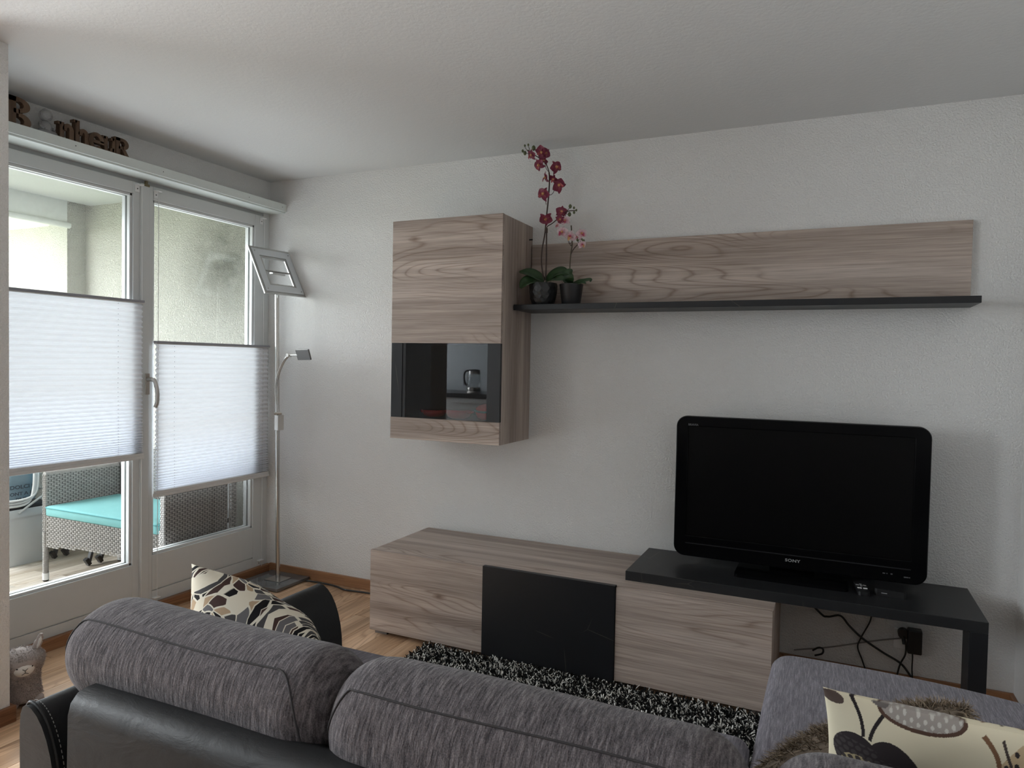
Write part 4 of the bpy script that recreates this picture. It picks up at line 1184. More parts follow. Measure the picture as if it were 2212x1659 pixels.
def flower(parent, key, pos, yawd, pitchd, rolld, scale=1.0, skip=()):
    sep, pet, lip = ME[key]
    f = put('flower', lip, parent)
    f.location = Vector(pos) - parent.location
    # flower looks along -y before turning
    f.rotation_euler = Euler((math.radians(pitchd), math.radians(rolld), math.radians(yawd)), 'YXZ')
    f.scale = (scale,) * 3
    for me, ang in ((sep, 0), (sep, 128), (sep, -128), (pet, 68), (pet, -68)):
        if ang in skip: continue
        p = put('petal', me, f); p.rotation_euler = (0, math.radians(ang), 0)
    lp_ = put('lip', ME[key + '_lip'], f)
    return f
for kk, ml in (('red', plain('dark_red_lip', (0.30, 0.05, 0.06), 0.5, var=0.4, vscale=150)), ('white', M_lipm), ('whitem', M_lip)):
    mb = MB().grid(lambda u, v: ((v*2-1)*0.011*(1-u*0.5), -0.004-0.014*u, -0.002-0.016*u*u + 0.008*abs(v*2-1)), 6, 6)
    ME[kk + '_lip'] = mb.mesh('lip', ml)
def strap_leaf(parent, base, pts, w, m=M_leaf):
    path = catmull(pts, 6); n = len(path); mb = MB()
    def fn(u, v):
        i = min(n - 1, int(round(u * (n - 1)))); p = path[i]
        t = (path[min(i+1, n-1)] - path[max(i-1, 0)]).normalized()
        sd = t.cross(Vector((0.1, -0.75, 0.62)))
        if sd.length < 0.25: sd = Vector((1, 0, 0))
        sd.normalize(); a = v * 2 - 1
        ww = w * (math.sin(PI * (0.10 + 0.88 * u)) ** 0.65)
        nrm = sd.cross(t).normalized()
        return p + sd * a * ww + nrm * (abs(a) * 0.28 * ww)
    mb.grid(fn, n, 7)
    o = wpart('leaf', mb, m, parent)
    so_ = o.modifiers.new('thick', 'SOLIDIFY'); so_.thickness = 0.0016
    return o

SY = -0.150
o1 = thing('orchid_plant', 'tall artificial magenta orchid in a faceted black pot on the shelf', 'plant', (1.876, -0.150, 1.6046))
prof = [(0.050, 0.0), (0.056, 0.014), (0.0605, 0.030), (0.0640, 0.046), (0.0665, 0.062), (0.0680, 0.078), (0.0685, 0.094), (0.0675, 0.106)]
vs = []; fs = []; nn = 22
for i, (r, z) in enumerate(prof):
    for k in range(nn):
        a = 2*PI*(k + 0.5*(i % 2))/nn; rr = r*(1 + (0.022 if (k % 2) else -0.018)*(0 < i < 7))
        vs.append((rr*math.cos(a), rr*math.sin(a), z))
for i in range(len(prof)-1):
    for k in range(nn):
        k2 = (k+1) % nn; a, b_, c, d = i*nn+k, i*nn+k2, (i+1)*nn+k2, (i+1)*nn+k
        fs += [(a, b_, d), (b_, c, d)] if i % 2 == 0 else [(a, b_, c), (a, c, d)]
fs.append(tuple(range(nn))[::-1])
pm_ = MB().add(vs, fs).lathe([(0.0675, 0.106), (0.0615, 0.106), (0.060, 0.095), (0.0, 0.095)], 22, cap=False)
part('pot', pm_, M_pot, o1)
part('moss', MB().lathe([(0.0600, 0.094), (0.045, 0.099), (0.0, 0.101)], 20), M_soil, o1)
s1 = [(1.880,-0.150,1.725), (1.870,-0.160,1.805), (1.871,-0.160,1.871), (1.882,-0.155,1.950), (1.887,-0.150,2.039), (1.895,-0.150,2.127), (1.898,-0.150,2.215), (1.890,-0.150,2.260), (1.870,-0.150,2.296), (1.838,-0.150,2.321), (1.806,-0.150,2.342), (1.781,-0.150,2.363)]
wpart('stem', MB().tube(catmull(s1, 6), [0.0036]*40 + [0.0024]*(len(catmull(s1, 6))-40), 8), M_stem, o1)
s2 = [(1.887,-0.145,1.726), (1.888,-0.145,1.828), (1.889,-0.150,1.961), (1.893,-0.150,1.985), (1.915,-0.150,1.997), (1.943,-0.150,2.017), (1.971,-0.150,2.040), (1.999,-0.150,2.051), (2.033,-0.150,2.051)]
wpart('stem', MB().tube(catmull(s2, 6), [0.0036]*14 + [0.0024]*(len(catmull(s2, 6))-14), 8), M_stem, o1)
wpart('stem_tie', MB().tube([(1.888,-0.153,1.954), (1.888,-0.153,1.976)], 0.0075, 10), M_stem, o1)
def twig(parent, pts, r=0.0014, m=None): wpart('twig', MB().tube(catmull(pts, 4), r, 6), m or M_stem, parent)
for a in (([(1.870,-0.150,2.296), (1.880,-0.150,2.264), (1.895,-0.150,2.244)],), ([(1.898,-0.150,2.200), (1.919,-0.150,2.229), (1.921,-0.150,2.255)],),
          ([(1.893,-0.150,2.132), (1.916,-0.150,2.141), (1.930,-0.150,2.171)],), ([(1.884,-0.150,2.090), (1.879,-0.150,2.113), (1.873,-0.150,2.131)],),
          ([(1.806,-0.150,2.342), (1.781,-0.150,2.358), (1.766,-0.150,2.378)],), ([(1.796,-0.150,2.348), (1.790,-0.150,2.366), (1.785,-0.150,2.380)],),
          ([(1.796,-0.150,2.343), (1.776,-0.150,2.348), (1.759,-0.150,2.356)],), ([(1.989,-0.150,2.049), (2.001,-0.150,2.062), (2.007,-0.150,2.070)],),
          ([(1.980,-0.150,2.041), (1.994,-0.150,2.036), (2.006,-0.150,2.035)],)):
    twig(o1, a[0])
def bud(parent, p, r, m=M_bud): wpart('bud', MB().lathe([(0.0, -r*1.25), (r*0.7, -r*0.8), (r, 0.0), (r*0.7, r*0.9), (0.0, r*1.4)], 10, p), m, parent)
for p, r in (((1.765,-0.150,2.385), 0.0052), ((1.783,-0.150,2.387), 0.0052), ((1.754,-0.150,2.361), 0.0062), ((1.766,-0.150,2.349), 0.0085), ((1.812,-0.150,2.368), 0.0105),
             ((2.007,-0.150,2.072), 0.0085), ((2.026,-0.150,2.064), 0.0055), ((2.038,-0.150,2.052), 0.005), ((2.027,-0.150,2.042), 0.006), ((2.004,-0.150,2.035), 0.0090)):
    bud(o1, p, r)
for p, yw, pt, rl, sc_ in (((1.803,-0.160,2.331), -25, 25, 20, 0.85), ((1.854,-0.160,2.339), 40, 40, 60, 1.0), ((1.876,-0.150,2.337), 60, 20, 40, 0.8), ((1.849,-0.170,2.275), -30, 30, -15, 0.95), ((1.871,-0.160,2.299), 40, -30, 10, 0.7),
                           ((1.939,-0.160,2.260), 55, 5, -35, 1.0), ((1.884,-0.170,2.212), -55, 20, 15, 0.9), ((1.955,-0.160,2.173), 35, 5, -55, 1.05), ((1.923,-0.165,2.203), 10, 50, 30, 0.7), ((1.876,-0.180,2.133), -12, 5, 30, 1.05),
                           ((1.893,-0.180,2.017), 2, -20, 180, 1.0), ((1.967,-0.160,2.047), 20, 10, 10, 0.85), ((1.960,-0.165,2.011), 40, 40, 60, 0.7)):
    flower(o1, 'red', p, yw, pt, rl, sc_)
strap_leaf(o1, None, [(1.882,-0.150,1.725), (1.851,-0.170,1.746), (1.816,-0.190,1.761), (1.771,-0.200,1.765)], 0.0273)
strap_leaf(o1, None, [(1.873,-0.150,1.723), (1.841,-0.190,1.724), (1.813,-0.220,1.710), (1.791,-0.230,1.683)], 0.0338)
strap_leaf(o1, None, [(1.892,-0.150,1.725), (1.934,-0.160,1.751), (1.977,-0.170,1.762), (2.017,-0.170,1.749)], 0.0312)
strap_leaf(o1, None, [(1.894,-0.150,1.723), (1.955,-0.190,1.731), (2.006,-0.200,1.722)], 0.0273)

o2 = thing('orchid_plant', 'small pale pink artificial orchid in a plain black pot on the shelf', 'plant', (2.018, -0.140, 1.6046))
part('pot', MB().lathe([(0.0425, 0.0), (0.044, 0.002), (0.0565, 0.094), (0.0575, 0.096), (0.0575, 0.099), (0.053, 0.099), (0.052, 0.088), (0.0, 0.088)], 36), M_potm, o2)
part('moss', MB().lathe([(0.0520, 0.0885), (0.03, 0.093), (0.0, 0.095)], 20), M_soil, o2)
s3 = [(2.010,-0.140,1.709), (2.008,-0.140,1.782), (2.011,-0.140,1.846), (2.017,-0.140,1.894), (2.014,-0.140,1.944), (2.010,-0.140,1.984)]
wpart('stem', MB().tube(catmull(s3, 6), 0.0032, 8), M_stem2, o2)
s4 = [(2.011,-0.140,1.846), (2.022,-0.140,1.867), (2.041,-0.140,1.888), (2.063,-0.140,1.906), (2.075,-0.140,1.910)]
wpart('stem', MB().tube(catmull(s4, 6), 0.0026, 8), M_stem, o2)
for a in ([(2.015,-0.140,1.903), (2.003,-0.145,1.898), (1.999,-0.150,1.928)], [(2.017,-0.140,1.898), (2.014,-0.150,1.886), (2.006,-0.150,1.906)], [(2.050,-0.140,1.894), (2.049,-0.145,1.904), (2.048,-0.150,1.912)]):
    twig(o2, a)
for p, r in (((2.048,-0.150,1.912), 0.007), ((2.069,-0.150,1.913), 0.0045), ((2.078,-0.150,1.906), 0.006)): bud(o2, p, r)
for p, yw, pt, rl, sc_, key in (((1.947,-0.160,1.984), -30, 10, 0, 0.55, 'white'), ((1.985,-0.155,2.005), 10, 5, -10, 0.85, 'white'), ((1.975,-0.170,1.948), -12, 5, 10, 1.05, 'white'), ((2.014,-0.165,1.927), 15, 30, 20, 0.95, 'whitem'),
                                ((2.046,-0.150,1.925), 20, -30, 0, 0.8, 'whitem'), ((2.072,-0.160,1.937), 35, 0, -20, 0.95, 'white'), ((2.075,-0.160,1.885), 45, 15, -15, 0.75, 'whitem')):
    flower(o2, key, p, yw, pt, rl, sc_)
strap_leaf(o2, None, [(2.012,-0.140,1.705), (2.011,-0.165,1.726), (2.015,-0.170,1.754), (2.029,-0.165,1.771)], 0.028, M_leaf)
strap_leaf(o2, None, [(2.007,-0.140,1.705), (1.997,-0.170,1.728), (1.979,-0.180,1.754)], 0.020)
strap_leaf(o2, None, [(2.017,-0.140,1.704), (2.056,-0.160,1.714), (2.092,-0.170,1.716), (2.123,-0.175,1.719), (2.125,-0.180,1.708)], 0.011)
strap_leaf(o2, None, [(2.017,-0.140,1.704), (2.060,-0.170,1.704), (2.086,-0.180,1.707), (2.105,-0.180,1.702)], 0.010)

# ================================================================ wooden letters on the pelmet
M_letter = oak('brown_letter_wood', 'z', (0.085, 0.050, 0.030), (0.15, 0.092, 0.058), (0.21, 0.14, 0.09), 0.6, knots=False)
LT = 0.026
def bar(mb, fr_, x0, z0, x1, z1):
    mb.prism([(x0, z0), (x1, z0), (x1, z1), (x0, z1)], LT, fr_)
def arcp(mb, fr_, cx, cz__, rx, rz, ix, iz, a0, a1, n=12):
    po = [(cx + rx*math.cos(math.radians(a0+(a1-a0)*i/n)), cz__ + rz*math.sin(math.radians(a0+(a1-a0)*i/n))) for i in range(n+1)]
    pi_ = [(cx + ix*math.cos(math.radians(a0+(a1-a0)*i/n)), cz__ + iz*math.sin(math.radians(a0+(a1-a0)*i/n))) for i in range(n+1)]
    for i in range(n):
        mb.prism([po[i], po[i+1], pi_[i+1], pi_[i]], LT, fr_)
def letter(ch, y, x, label):
    o = None; mb = MB()
    fr_ = (Vector((0, 0, 0)), Vector((0, 1, 0)), Vector((0, 0, 1)), Vector((1, 0, 0)))
    if ch == 'B':
        h = 0.128
        bar(mb, fr_, 0.004, 0, 0.040, h); bar(mb, fr_, -0.006, 0, 0.05, 0.020); bar(mb, fr_, -0.006, h-0.020, 0.05, h)
        bar(mb, fr_, 0.03, h*0.48, 0.055, h*0.48+0.018)
        arcp(mb, fr_, 0.050, h*0.76, 0.046, h*0.24, 0.020, h*0.12, -90, 90)
        arcp(mb, fr_, 0.050, h*0.26, 0.050, h*0.26, 0.022, h*0.13, -90, 90)
    elif ch in 'nh':
        h = 0.080; hs = 0.110 if ch == 'h' else h
        bar(mb, fr_, 0.006, 0, 0.026, hs); bar(mb, fr_, -0.002, hs-0.012, 0.014, hs)
        bar(mb, fr_, 0.0, 0, 0.033, 0.012); bar(mb, fr_, 0.045, 0, 0.074, 0.012)
        bar(mb, fr_, 0.049, 0, 0.069, h*0.62)
        arcp(mb, fr_, 0.044, h*0.60, 0.025, h*0.40, 0.006, h*0.20, 0, 180)
    elif ch == 'e':
        h = 0.082; c = h*0.5
        arcp(mb, fr_, 0.038, c, 0.037, c, 0.017, c-0.017, 0, 318, 20)
        bar(mb, fr_, 0.018, c-0.007, 0.073, c+0.007)
    elif ch == 'u':
        h = 0.080
        bar(mb, fr_, 0.006, h*0.38, 0.026, h); bar(mb, fr_, -0.002, h-0.012, 0.016, h)
        bar(mb, fr_, 0.049, 0.0, 0.069, h); bar(mb, fr_, 0.041, h-0.012, 0.058, h); bar(mb, fr_, 0.058, 0, 0.076, 0.012)
        arcp(mb, fr_, 0.032, h*0.40, 0.026, h*0.40, 0.007, h*0.20, 180, 360)
    elif ch == 'R':
        h = 0.092
        bar(mb, fr_, 0.006, 0, 0.028, h); bar(mb, fr_, 0.0, 0, 0.036, 0.012); bar(mb, fr_, 0.0, h-0.014, 0.042, h)
        bar(mb, fr_, 0.02, h*0.44, 0.044, h*0.44+0.014)
        arcp(mb, fr_, 0.040, h*0.72, 0.032, h*0.28, 0.012, h*0.28-0.014, -90, 90)
        mb.prism([(0.036, h*0.46), (0.055, h*0.46), (0.082, 0), (0.060, 0)], LT, fr_)
    o = part('wooden_letter', mb, M_letter)
    o.location = (x, y, 2.2552)
    tag(o, label, 'letter', 'wooden letters on the window pelmet')
letter('B', -1.5480, 0.040, 'large brown wooden capital letter B, half hidden by the wall edge')
letter('n', -1.345, 0.055, 'brown wooden letter n beside the clear glass figurine')
letter('h', -1.272, 0.050, 'brown wooden letter h with tall stem on the pelmet')
letter('e', -1.208, 0.055, 'round brown wooden letter e on the pelmet')
letter('u', -1.140, 0.052, 'brown wooden letter u between the e and the last letter')
letter('R', -1.082, 0.055, 'small brown wooden capital letter R at the end of the row')

fg = thing('glass_figurine', 'small clear glass seated figurine standing in for the letter o', 'figurine', (0.060, -1.388, 2.2552))
def clear_glass():
    m, nt, b, out = new_mat('clear_crystal')
    b.inputs['Base Color'].default_value = (0.85, 0.85, 0.86, 1); b.inputs['Roughness'].default_value = 0.08
    b.inputs['Transmission Weight'].default_value = 0.75; b.inputs['IOR'].default_value = 1.45
    return m
M_crys = clear_glass()
part('head', MB().lathe([(0.0, 0.066), (0.014, 0.070), (0.022, 0.082), (0.0235, 0.093), (0.020, 0.104), (0.012, 0.111), (0.0, 0.113)], 20), M_crys, fg)
part('hair_rim', MB().tube([Vector((0.010, 0.021*math.cos(a), 0.092 + 0.020*math.sin(a))) for a in [2*PI*i/18 for i in range(19)]], 0.0052, 8), M_crys, fg)
part('torso', MB().lathe([(0.034, 0.0), (0.036, 0.010), (0.030, 0.020), (0.022, 0.032), (0.024, 0.048), (0.020, 0.060), (0.008, 0.068)], 20), M_crys, fg)
part('crossed_legs', MB().tube(catmull([(0.012, -0.034, 0.014), (0.030, -0.020, 0.012), (0.033, 0.0, 0.011), (0.030, 0.020, 0.012), (0.012, 0.036, 0.014)], 5), 0.011, 10), M_crys, fg)
for s in (-1, 1):
    part('arm', MB().tube(catmull([(0.004, 0.022*s, 0.056), (0.014, 0.030*s, 0.040), (0.026, 0.018*s, 0.026)], 5), 0.006, 8), M_crys, fg)

# ================================================================ plush alpaca by the wall edge
ac = thing('plush_alpaca', 'grey plush toy alpaca with white face standing beside the wall edge', 'toy', (0.400, -1.690, 0.0), rotz=-0.36)
ac.scale = (0.95, 0.95, 0.94)
M_plush = plain('grey_plush', (0.40, 0.345, 0.325), 0.95, var=0.15, vscale=90, bump=0.4, bscale=300)
M_face = plain('white_plush_face', (0.78, 0.76, 0.73), 0.9, var=0.04)
def alp(u, v):
    z = 0.018 + 0.200 * u; a = 2 * PI * v
    r = 0.078 - 0.012 * math.sin(PI * min(1, u * 1.3)) + 0.006 * (u > 0.55) * math.sin(PI * (u - 0.55) / 0.45)
    if u > 0.82: r *= math.sqrt(max(0.0, 1 - ((u - 0.82) / 0.18) ** 2.2)) * 0.985 + 0.0
    if u < 0.06: r *= 0.80 + 0.20 * u / 0.06
    return (r * 1.0 * math.cos(a), r * 0.96 * math.sin(a), z)
body = MB().grid(alp, 26, 30, True, False, True)
part('body', body, M_plush, ac)
for fx, fy in ((0.040, -0.042), (0.040, 0.042), (-0.040, -0.042), (-0.040, 0.042)):
    part('foot', MB().lathe([(0.0, 0.0), (0.024, 0.001), (0.030, 0.010), (0.029, 0.026), (0.016, 0.036), (0.0, 0.038)], 14, (fx, fy, 0)), M_plush, ac)
for s in (-1, 1):
    er = part('ear', MB().tube(catmull([(0.0, 0.046*s, 0.198), (0.002, 0.058*s, 0.228), (0.004, 0.066*s, 0.252), (0.004, 0.069*s, 0.266)], 5), [0.014]*3 + [0.015]*4 + [0.012]*4 + [0.009]*3 + [0.006]*2, 10), M_plush, ac)
    part('ear_lining', MB().tube(catmull([(0.012, 0.052*s, 0.212), (0.015, 0.061*s, 0.236), (0.013, 0.066*s, 0.256)], 5), [0.004]*2 + [0.006]*7 + [0.003]*2, 8), M_face, er)
fm = MB().grid(lambda u, v: (0.061 + 0.027*math.sin(PI/2*(1-u)) , 0.037*math.cos(2*PI*v)*math.cos(PI/2*(1-u)), 0.160 + 0.033*math.sin(2*PI*v)*math.cos(PI/2*(1-u))), 10, 26, True, False, True)
fc_ = part('face', fm, M_face, ac)
for s in (-1, 1):
    part('eye', MB().lathe([(0.0, -0.005), (0.0045, 0.0), (0.0, 0.005)], 12, (0.0775, 0.024*s, 0.168)), M_gloss, fc_)
nz = MB()
for p, q in (((0.0895, 0.009, 0.166), (0.0900, 0.0, 0.159)), ((0.0895, -0.009, 0.166), (0.0900, 0.0, 0.159)), ((0.0900, 0.0, 0.159), (0.0895, 0.0, 0.150)), ((0.0895, 0.0, 0.150), (0.0870, -0.011, 0.144)), ((0.0895, 0.0, 0.150), (0.0870, 0.011, 0.144))):
    nz.tube([p, q], 0.0011, 5)
part('nose_stitch', nz, M_cable, fc_)
r_ = np.random.default_rng(21); nfu = 9000
u_ = r_.uniform(0.02, 0.995, nfu); v_ = r_.random(nfu)
ap_ = np.array([alp(a, b_) for a, b_ in zip(u_, v_)])
nr = ap_.copy(); nr[:, 2] = np.where(u_ > 0.85, (u_ - 0.85) * 0.6, 0.0); nr /= np.linalg.norm(nr, axis=1)[:, None]
keep = ~((ap_[:, 0] > 0.045) & (np.abs(ap_[:, 1]) < 0.037) & (np.abs(ap_[:, 2] - 0.160) < 0.033))
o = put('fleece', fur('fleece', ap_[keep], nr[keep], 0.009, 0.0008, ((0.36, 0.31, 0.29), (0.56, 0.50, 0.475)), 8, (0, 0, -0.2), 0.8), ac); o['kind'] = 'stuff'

# ================================================================ balcony furniture
M_wick = plain('grey_wicker', (0.30, 0.28, 0.265), 0.55, var=0.35, vscale=45)
M_wickb = plain('dark_wicker_core', (0.045, 0.042, 0.04), 0.8)
M_turq = plain('turquoise_canvas', (0.21, 0.50, 0.51), 0.85, var=0.08, vscale=12, bump=0.2, bscale=500)
M_turqp = plain('turquoise_piping', (0.10, 0.34, 0.36), 0.85)
BZ = -0.05
ls = thing('wicker_seat', 'grey wicker garden seat with turquoise cushion on the balcony', 'garden seat', (-0.635, -0.390, BZ))
LO = ls.location
def weave(o_, U, V, w, h, du, dv, hfun=None, th=0.004):
    """over-and-under woven strands on a plane"""
    o_, U, V = Vector(o_), Vector(U), Vector(V); Wn = U.cross(V)
    mb = MB(); nu, nv = int(w / du), int(h / dv)
    for j in range(nv):
        z0 = h * j / nv; z1 = z0 + h / nv * 0.86
        for i in range(-1, nu + 1):
            a = (i + 0.5 * (j % 2)) * du; b_ = a + du * 0.86
            a, b_ = max(a, 0), min(b_, w)
            if b_ - a < 0.003: continue
            if hfun and z0 < hfun((a + b_) / 2): continue
            m_ = (a + b_) / 2
            zs_ = (z0, z1); P = lambda u, v, t: o_ + U*u + V*v + Wn*t
            q0, q1 = a + (b_-a)*0.25, b_ - (b_-a)*0.25; t0, t1 = 0.0004, th
            vs = [P(a, z0, t0), P(q0, z0, t1*0.75), P(q1, z0, t1*0.75), P(b_, z0, t0), P(a, (z0+z1)/2, t0), P(q0, (z0+z1)/2, t1), P(q1, (z0+z1)/2, t1), P(b_, (z0+z1)/2, t0), P(a, z1, t0), P(q0, z1, t1*0.75), P(q1, z1, t1*0.75), P(b_, z1, t0)]
            mb.add(vs, [(r_*4+c, r_*4+c+1, (r_+1)*4+c+1, (r_+1)*4+c) for r_ in range(2) for c in range(3)], True)
        # thin upright strands between the segments
    k = 0
    while k * du < w:
        mb.box((0,0,0), (1,1,1)) if False else None
        k += 1
    return mb
def wv(name, parent, o_, U, V, w, h, hf=None, du=0.034, dv=0.0115):
    mb = weave(o_, U, V, w, h, du, dv, hf)
    o = wpart(name, mb, M_wick, parent, root=ls); o['kind'] = 'stuff'
    return o
def core(a, b_): return wpart('panel', Box(a, b_), M_wickb, ls)
xl, xr, yf, yb = -1.130, -0.120, -0.660, -0.150
arch = lambda u: 0.030 * math.sin(PI * u / 0.94) ** 1.0
# apron under the cushion
c1 = core((xl + 0.03, yf + 0.006, 0.205), (xr - 0.03, yf + 0.022, 0.370))
wv('woven_strands', c1, (xl + 0.015, yf + 0.005, 0.150), (1,0,0), (0,0,1), xr - xl - 0.03, 0.225, arch)
# far arm (inside face) and near arm (outside face), their fronts
c2 = core((xl - 0.018, yf + 0.004, 0.150), (xl + 0.014, yb, 0.598))
wv('woven_strands', c2, (xl + 0.0145, yf + 0.002, 0.155), (0,1,0), (0,0,1), yb - yf, 0.447)
wv('woven_strands', c2, (xl - 0.018, yf + 0.0035, 0.150), (1,0,0), (0,0,1), 0.032, 0.450, None, 0.016)
c3 = core((xr - 0.014, yf + 0.004, 0.150), (xr + 0.018, yb - 0.075, 0.598))
wv('woven_strands', c3, (xr + 0.0185, yf + 0.002, 0.150), (0,1,0), (0,0,1), yb - yf - 0.075, 0.452)
wv('woven_strands', c3, (xr - 0.014, yf + 0.0035, 0.150), (1,0,0), (0,0,1), 0.032, 0.450, None, 0.016)
c4 = core((xl, yb - 0.03, 0.160), (xr + 0.014, yb + 0.002, 0.720))
wv('woven_strands', c4, (xl + 0.03, yb - 0.0305, 0.170), (1,0,0), (0,0,1), xr - xl - 0.06, 0.55)
wv('woven_strands', c4, (xr + 0.0145, yb - 0.06, 0.170), (0,1,0), (0,0,1), 0.062, 0.55)
core((xl + 0.015, yf + 0.03, 0.325), (xr - 0.015, yb - 0.03, 0.352))
for ax_, ay_ in ((xl, yf + 0.010), (xr, yf + 0.010), (xl, yb - 0.012), (xr, yb - 0.012)):
    lg = MB(); 
    for q in range(24):
        z = BZ + 0.050 + 0.0105 * q
        lg.lathe([(0.0150, z), (0.0172, z + 0.005), (0.0150, z + 0.0100)], 12, (ax_, ay_, 0), cap=False)
    l_ = wpart('leg', lg, M_wick, ls)
    wpart('leg_cap', MB().lathe([(0.0175, BZ + 0.010), (0.0178, BZ + 0.050)], 14, (ax_, ay_, 0)), M_white, l_, root=ls)
    wpart('leg_glide', MB().lathe([(0.013, BZ), (0.017, BZ + 0.006), (0.017, BZ + 0.0105)], 14, (ax_, ay_, 0)), M_black, l_, root=ls)
for xx in (xl - 0.002, xr + 0.002):
    wpart('arm_top', MB().tube([(xx, yf + 0.004, 0.598), (xx, yb - 0.02, 0.598)], 0.017, 10), M_wick, ls)
cu = soft_block(rr_xy(xl + 0.022, yf - 0.010, xr - 0.022, yb - 0.040, 0.02), 0.3525, 0.412, 0.014, 0.012)
cs_ = wpart('seat_cushion', cu, M_turq, ls, label='turquoise seat cushion')
pth = [(u + (xl+xr)/2, v + (yf-0.010+yb-0.040)/2, 0.4035) for u, v in rrect(xr - xl - 0.040, yb - yf - 0.026, 0.022, 5)]
wpart('piping', MB().tube(pth + [pth[0]], 0.003, 6), M_turqp, cs_, root=ls)

# folded blue camping chair standing behind the wicker seat
M_blue = plain('bright_blue_canvas', (0.03, 0.40, 0.62), 0.8, var=0.06)
M_dgrey = plain('dark_grey_tube', (0.045, 0.045, 0.048), 0.5)
fcx = thing('folding_chair', 'folded camping chair with bright blue canvas behind the wicker seat', 'chair', (-1.38, -0.20, BZ))
for xx in (-1.555, -1.205):
    for (ya, yb_, zt) in ((-0.335, -0.130, 0.66), (-0.255, -0.030, 0.62)):
        wpart('leg', MB().box((-0.013, -0.009, 0.0), (0.013, 0.009, math.hypot(yb_ - ya, zt - BZ)), Euler((-math.atan2(yb_ - ya, zt - BZ), 0, 0)), (xx, ya, BZ + 0.006)), M_dgrey, fcx, 0.002)
        wpart('foot', MB().box((-0.015, -0.012, 0.0), (0.015, 0.012, 0.05), Euler((0.55, 0, 0)), (xx, ya + 0.01, BZ + 0.008)), M_black, fcx, 0.002)
wpart('canvas', MB().grid(lambda u, v: (-1.54 + 0.32*u, -0.185 + 0.12*v + 0.012*math.sin(PI*u), 0.30 + 0.40*v), 12, 10), M_blue, fcx)
wpart('canvas', MB().grid(lambda u, v: (-1.54 + 0.32*u, -0.095 + 0.07*v + 0.010*math.sin(PI*u), 0.26 + 0.42*v), 12, 10), M_blue, fcx)
wpart('cross_tube', MB().tube([(-1.555, -0.16, 0.56), (-1.205, -0.16, 0.56)], 0.008, 10), M_dgrey, fcx)

# grey bin with bag
M_bin = plain('pale_grey_plastic', (0.55, 0.56, 0.57), 0.45, var=0.03)
bn = thing('storage_bin', 'pale grey plastic bin with swing handles on the balcony', 'bin', (-1.70, -0.470, BZ))
def tapered(x0, y0, x1, y1, z0, z1, tp, r=0.03):
    mb = MB(); rg = []
    for z, s in ((z0, 1 - tp), (z1, 1.0)):
        rg.append([((x0+x1)/2 + u*s, (y0+y1)/2 + v*s, z) for u, v in rrect(x1-x0, y1-y0, r, 5)])
    n = len(rg[0]); mb.add(rg[0] + rg[1], [(i, (i+1) % n, n+(i+1) % n, n+i) for i in range(n)], True)
    mb.add(rg[0], [tuple(range(n))[::-1]])
    return mb, rg
mb, rg = tapered(-0.125, -0.17, 0.125, 0.15, 0.0, 0.36, 0.14)
part('tub', mb, M_bin, bn)
rim = MB(); n_ = len(rg[1])
for z0_, z1_, s in ((0.315, 0.368, 1.045),):
    o_ = [(p[0]*s, p[1]*s + 0.0) for p in rg[1]]; i_ = [(p[0]*0.975, p[1]*0.975) for p in rg[1]]
    vs = [(x, y, z0_) for x, y in o_] + [(x, y, z1_) for x, y in o_] + [(x, y, z1_) for x, y in i_]
    rim.add(vs, [(i, (i+1) % n_, n_+(i+1) % n_, n_+i) for i in range(n_)] + [(n_+i, n_+(i+1) % n_, 2*n_+(i+1) % n_, 2*n_+i) for i in range(n_)], True)
part('rim', rim, M_bin, bn)
part('handle', MB().tube(catmull([(0.135, -0.08, 0.345), (0.14, 0.0, 0.40), (0.12, 0.10, 0.45), (0.04, 0.155, 0.462), (-0.05, 0.155, 0.455), (-0.12, 0.10, 0.42)], 6), 0.0075, 8), M_bin, bn)
bs = thing('wire_basket', 'nested basket with tubular white handles in the grey bin', 'basket', (-1.69, -0.53, 0.322))
for q in range(3):
    part('bent_tube', MB().tube(catmull([(0.10, -0.10, 0.02 + 0.018*q), (0.115, 0.0, 0.02 + 0.018*q), (0.115, 0.055 + 0.012*q, 0.045 + 0.016*q), (0.105, 0.085 + 0.012*q, 0.14), (0.10, 0.092 + 0.012*q, 0.30)], 6), 0.0075, 8), M_white if q != 1 else M_bin, bs)
part('dark_liner', soft_block(rr_xy(-0.09, -0.09, 0.09, 0.17, 0.03), -0.02, 0.030, 0.015, 0.004), M_dgrey, bs)
bg = thing('printed_bag', 'grey blue plastic bag with dark lettering in the bin', 'bag', (-1.72, -0.50, 0.355))
M_bag = plain('grey_blue_film', (0.20, 0.28, 0.33), 0.35, var=0.15, vscale=18, bump=0.6, bscale=14)
part('sack', MB().grid(lambda u, v: ((0.078 + 0.018*math.sin(PI*u))*math.cos(2*PI*v)*(1 - 0.12*abs(math.sin(4*PI*v + 5*u))), 0.02 + (0.125 + 0.022*math.sin(PI*u))*math.sin(2*PI*v)*(1 - 0.05*abs(math.cos(6*PI*v + 3*u))), 0.0 + 0.34*u), 16, 40, True, False, True), M_bag, bg)
M_ink = plain('dark_print', (0.035, 0.05, 0.07), 0.6)
for tx, z, yy, sz in (('DOLCI', 0.100, -0.010, 0.034), ('CONT A EN', 0.056, 0.0, 0.030), ('DR PL', 0.022, 0.0, 0.022), ('DU', 0.098, 0.090, 0.030)):
    text_part('lettering', tx, sz, M_ink, bg, (0.0985 if yy < 0.05 else 0.082, yy, z), (PI/2, 0, PI/2 + (0.0 if yy < 0.05 else 0.45)), 0.0006, 0.0008, 1.2)

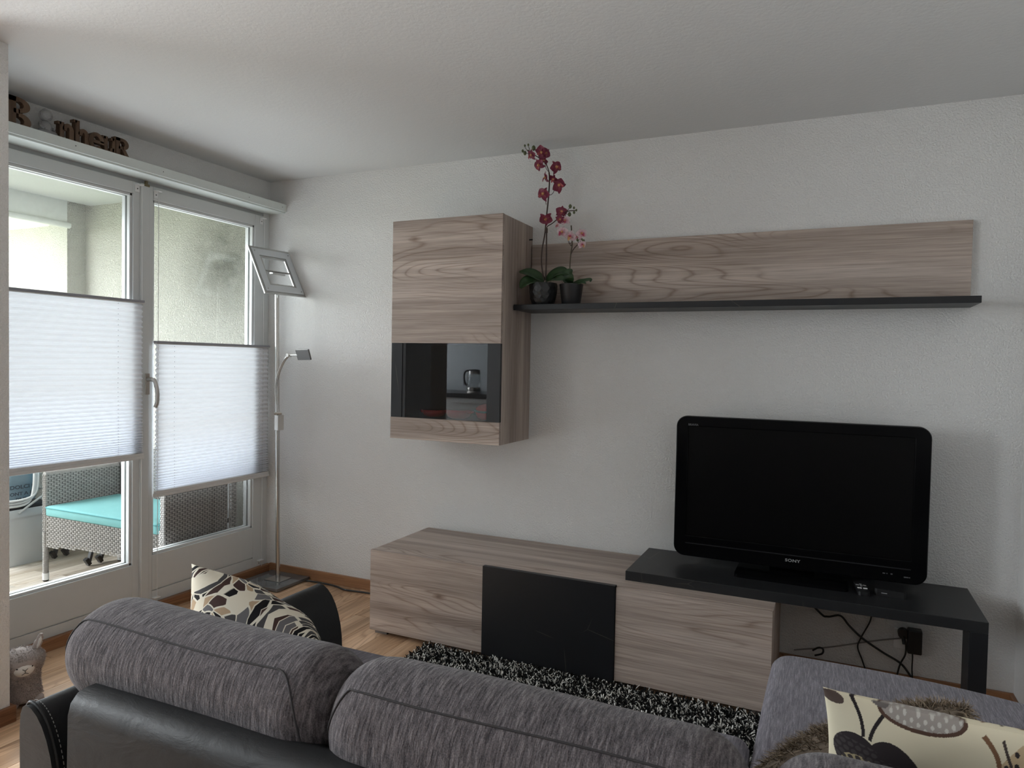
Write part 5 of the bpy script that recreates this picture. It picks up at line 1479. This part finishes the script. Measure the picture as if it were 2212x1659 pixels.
# ================================================================ kitchen niche, seen mirrored in the cabinet glass
M_tile = plain('grey_splashback_tile', (0.50, 0.54, 0.57), 0.35, var=0.06, vscale=8)
M_kwhite = plain('white_kitchen_front', (0.75, 0.77, 0.77), 0.3, var=0.02)
M_ktop = plain('dark_worktop', (0.045, 0.045, 0.048), 0.3)
kc = thing('kitchen_unit', 'white kitchen base unit with dark worktop, mirrored in the cabinet glass', 'cabinet', (-0.55, -4.10, 0))
part('carcass', Box((-1.0, -0.38, 0.10), (1.0, 0.26, 0.955)), M_kwhite, kc)
part('plinth', Box((-1.0, -0.38, 0.0), (1.0, 0.20, 0.10)), M_dgrey, kc)
part('worktop', Box((-1.01, -0.395, 0.9555), (1.01, 0.30, 1.000)), M_ktop, kc, 0.004)
for i in range(4):
    d_ = part('drawer', Box((-0.998 + 0.5*i, 0.2605, 0.62), (-0.504 + 0.5*i, 0.279, 0.950)), M_kwhite, kc, 0.002)
    part('handle', MB().tube([(-0.90 + 0.5*i, 0.30, 0.90), (-0.60 + 0.5*i, 0.30, 0.90)], 0.006, 8), M_chrome, d_)
    part('drawer', Box((-0.998 + 0.5*i, 0.2605, 0.11), (-0.504 + 0.5*i, 0.279, 0.615)), M_kwhite, kc, 0.002)
sp = struct_root('trim_5')
for i in range(5):
    part('splashback_tile', Box((-1.58 + 0.45*i, -4.4995, 1.001), (-1.133 + 0.45*i, -4.490, 1.75)), M_tile, sp, 0.001)
kt = thing('glass_kettle', 'glass water kettle with black handle on the kitchen worktop', 'kettle', (-0.25, -3.925, 1.0005))
part('power_base', MB().lathe([(0.075, 0.0), (0.078, 0.010), (0.072, 0.022)], 28), M_chrome, kt)
part('foot_ring', MB().lathe([(0.074, 0.023), (0.076, 0.045), (0.074, 0.062)], 28), M_steel, kt)
part('glass_jug', MB().lathe([(0.073, 0.063), (0.077, 0.085), (0.073, 0.14), (0.062, 0.205)], 28, cap=False), glass_mat('kettle_glass', (0.92, 0.94, 0.95), 0.12), kt)
part('collar', MB().lathe([(0.063, 0.204), (0.064, 0.228), (0.060, 0.236)], 28), M_steel, kt)
part('lid', MB().lathe([(0.064, 0.2365), (0.060, 0.246), (0.02, 0.252), (0.0, 0.252)], 28), M_black, kt)
part('handle', MB().tube(catmull([(-0.062, 0.0, 0.238), (-0.105, 0.0, 0.225), (-0.122, 0.0, 0.17), (-0.110, 0.0, 0.11), (-0.082, 0.0, 0.075)], 6), 0.010, 10), M_black, kt)
cm = thing('coffee_machine', 'black coffee machine on the kitchen worktop, left of the kettle', 'appliance', (0.115, -3.995, 1.0005))
part('housing', Box((-0.10, -0.16, 0.0), (0.10, -0.02, 0.30)), M_black, cm, 0.012)
part('head', Box((-0.10, -0.02, 0.22), (0.10, 0.13, 0.32)), M_black, cm, 0.014)
part('drip_tray', Box((-0.10, -0.02, 0.0), (0.10, 0.13, 0.04)), M_black, cm, 0.006)
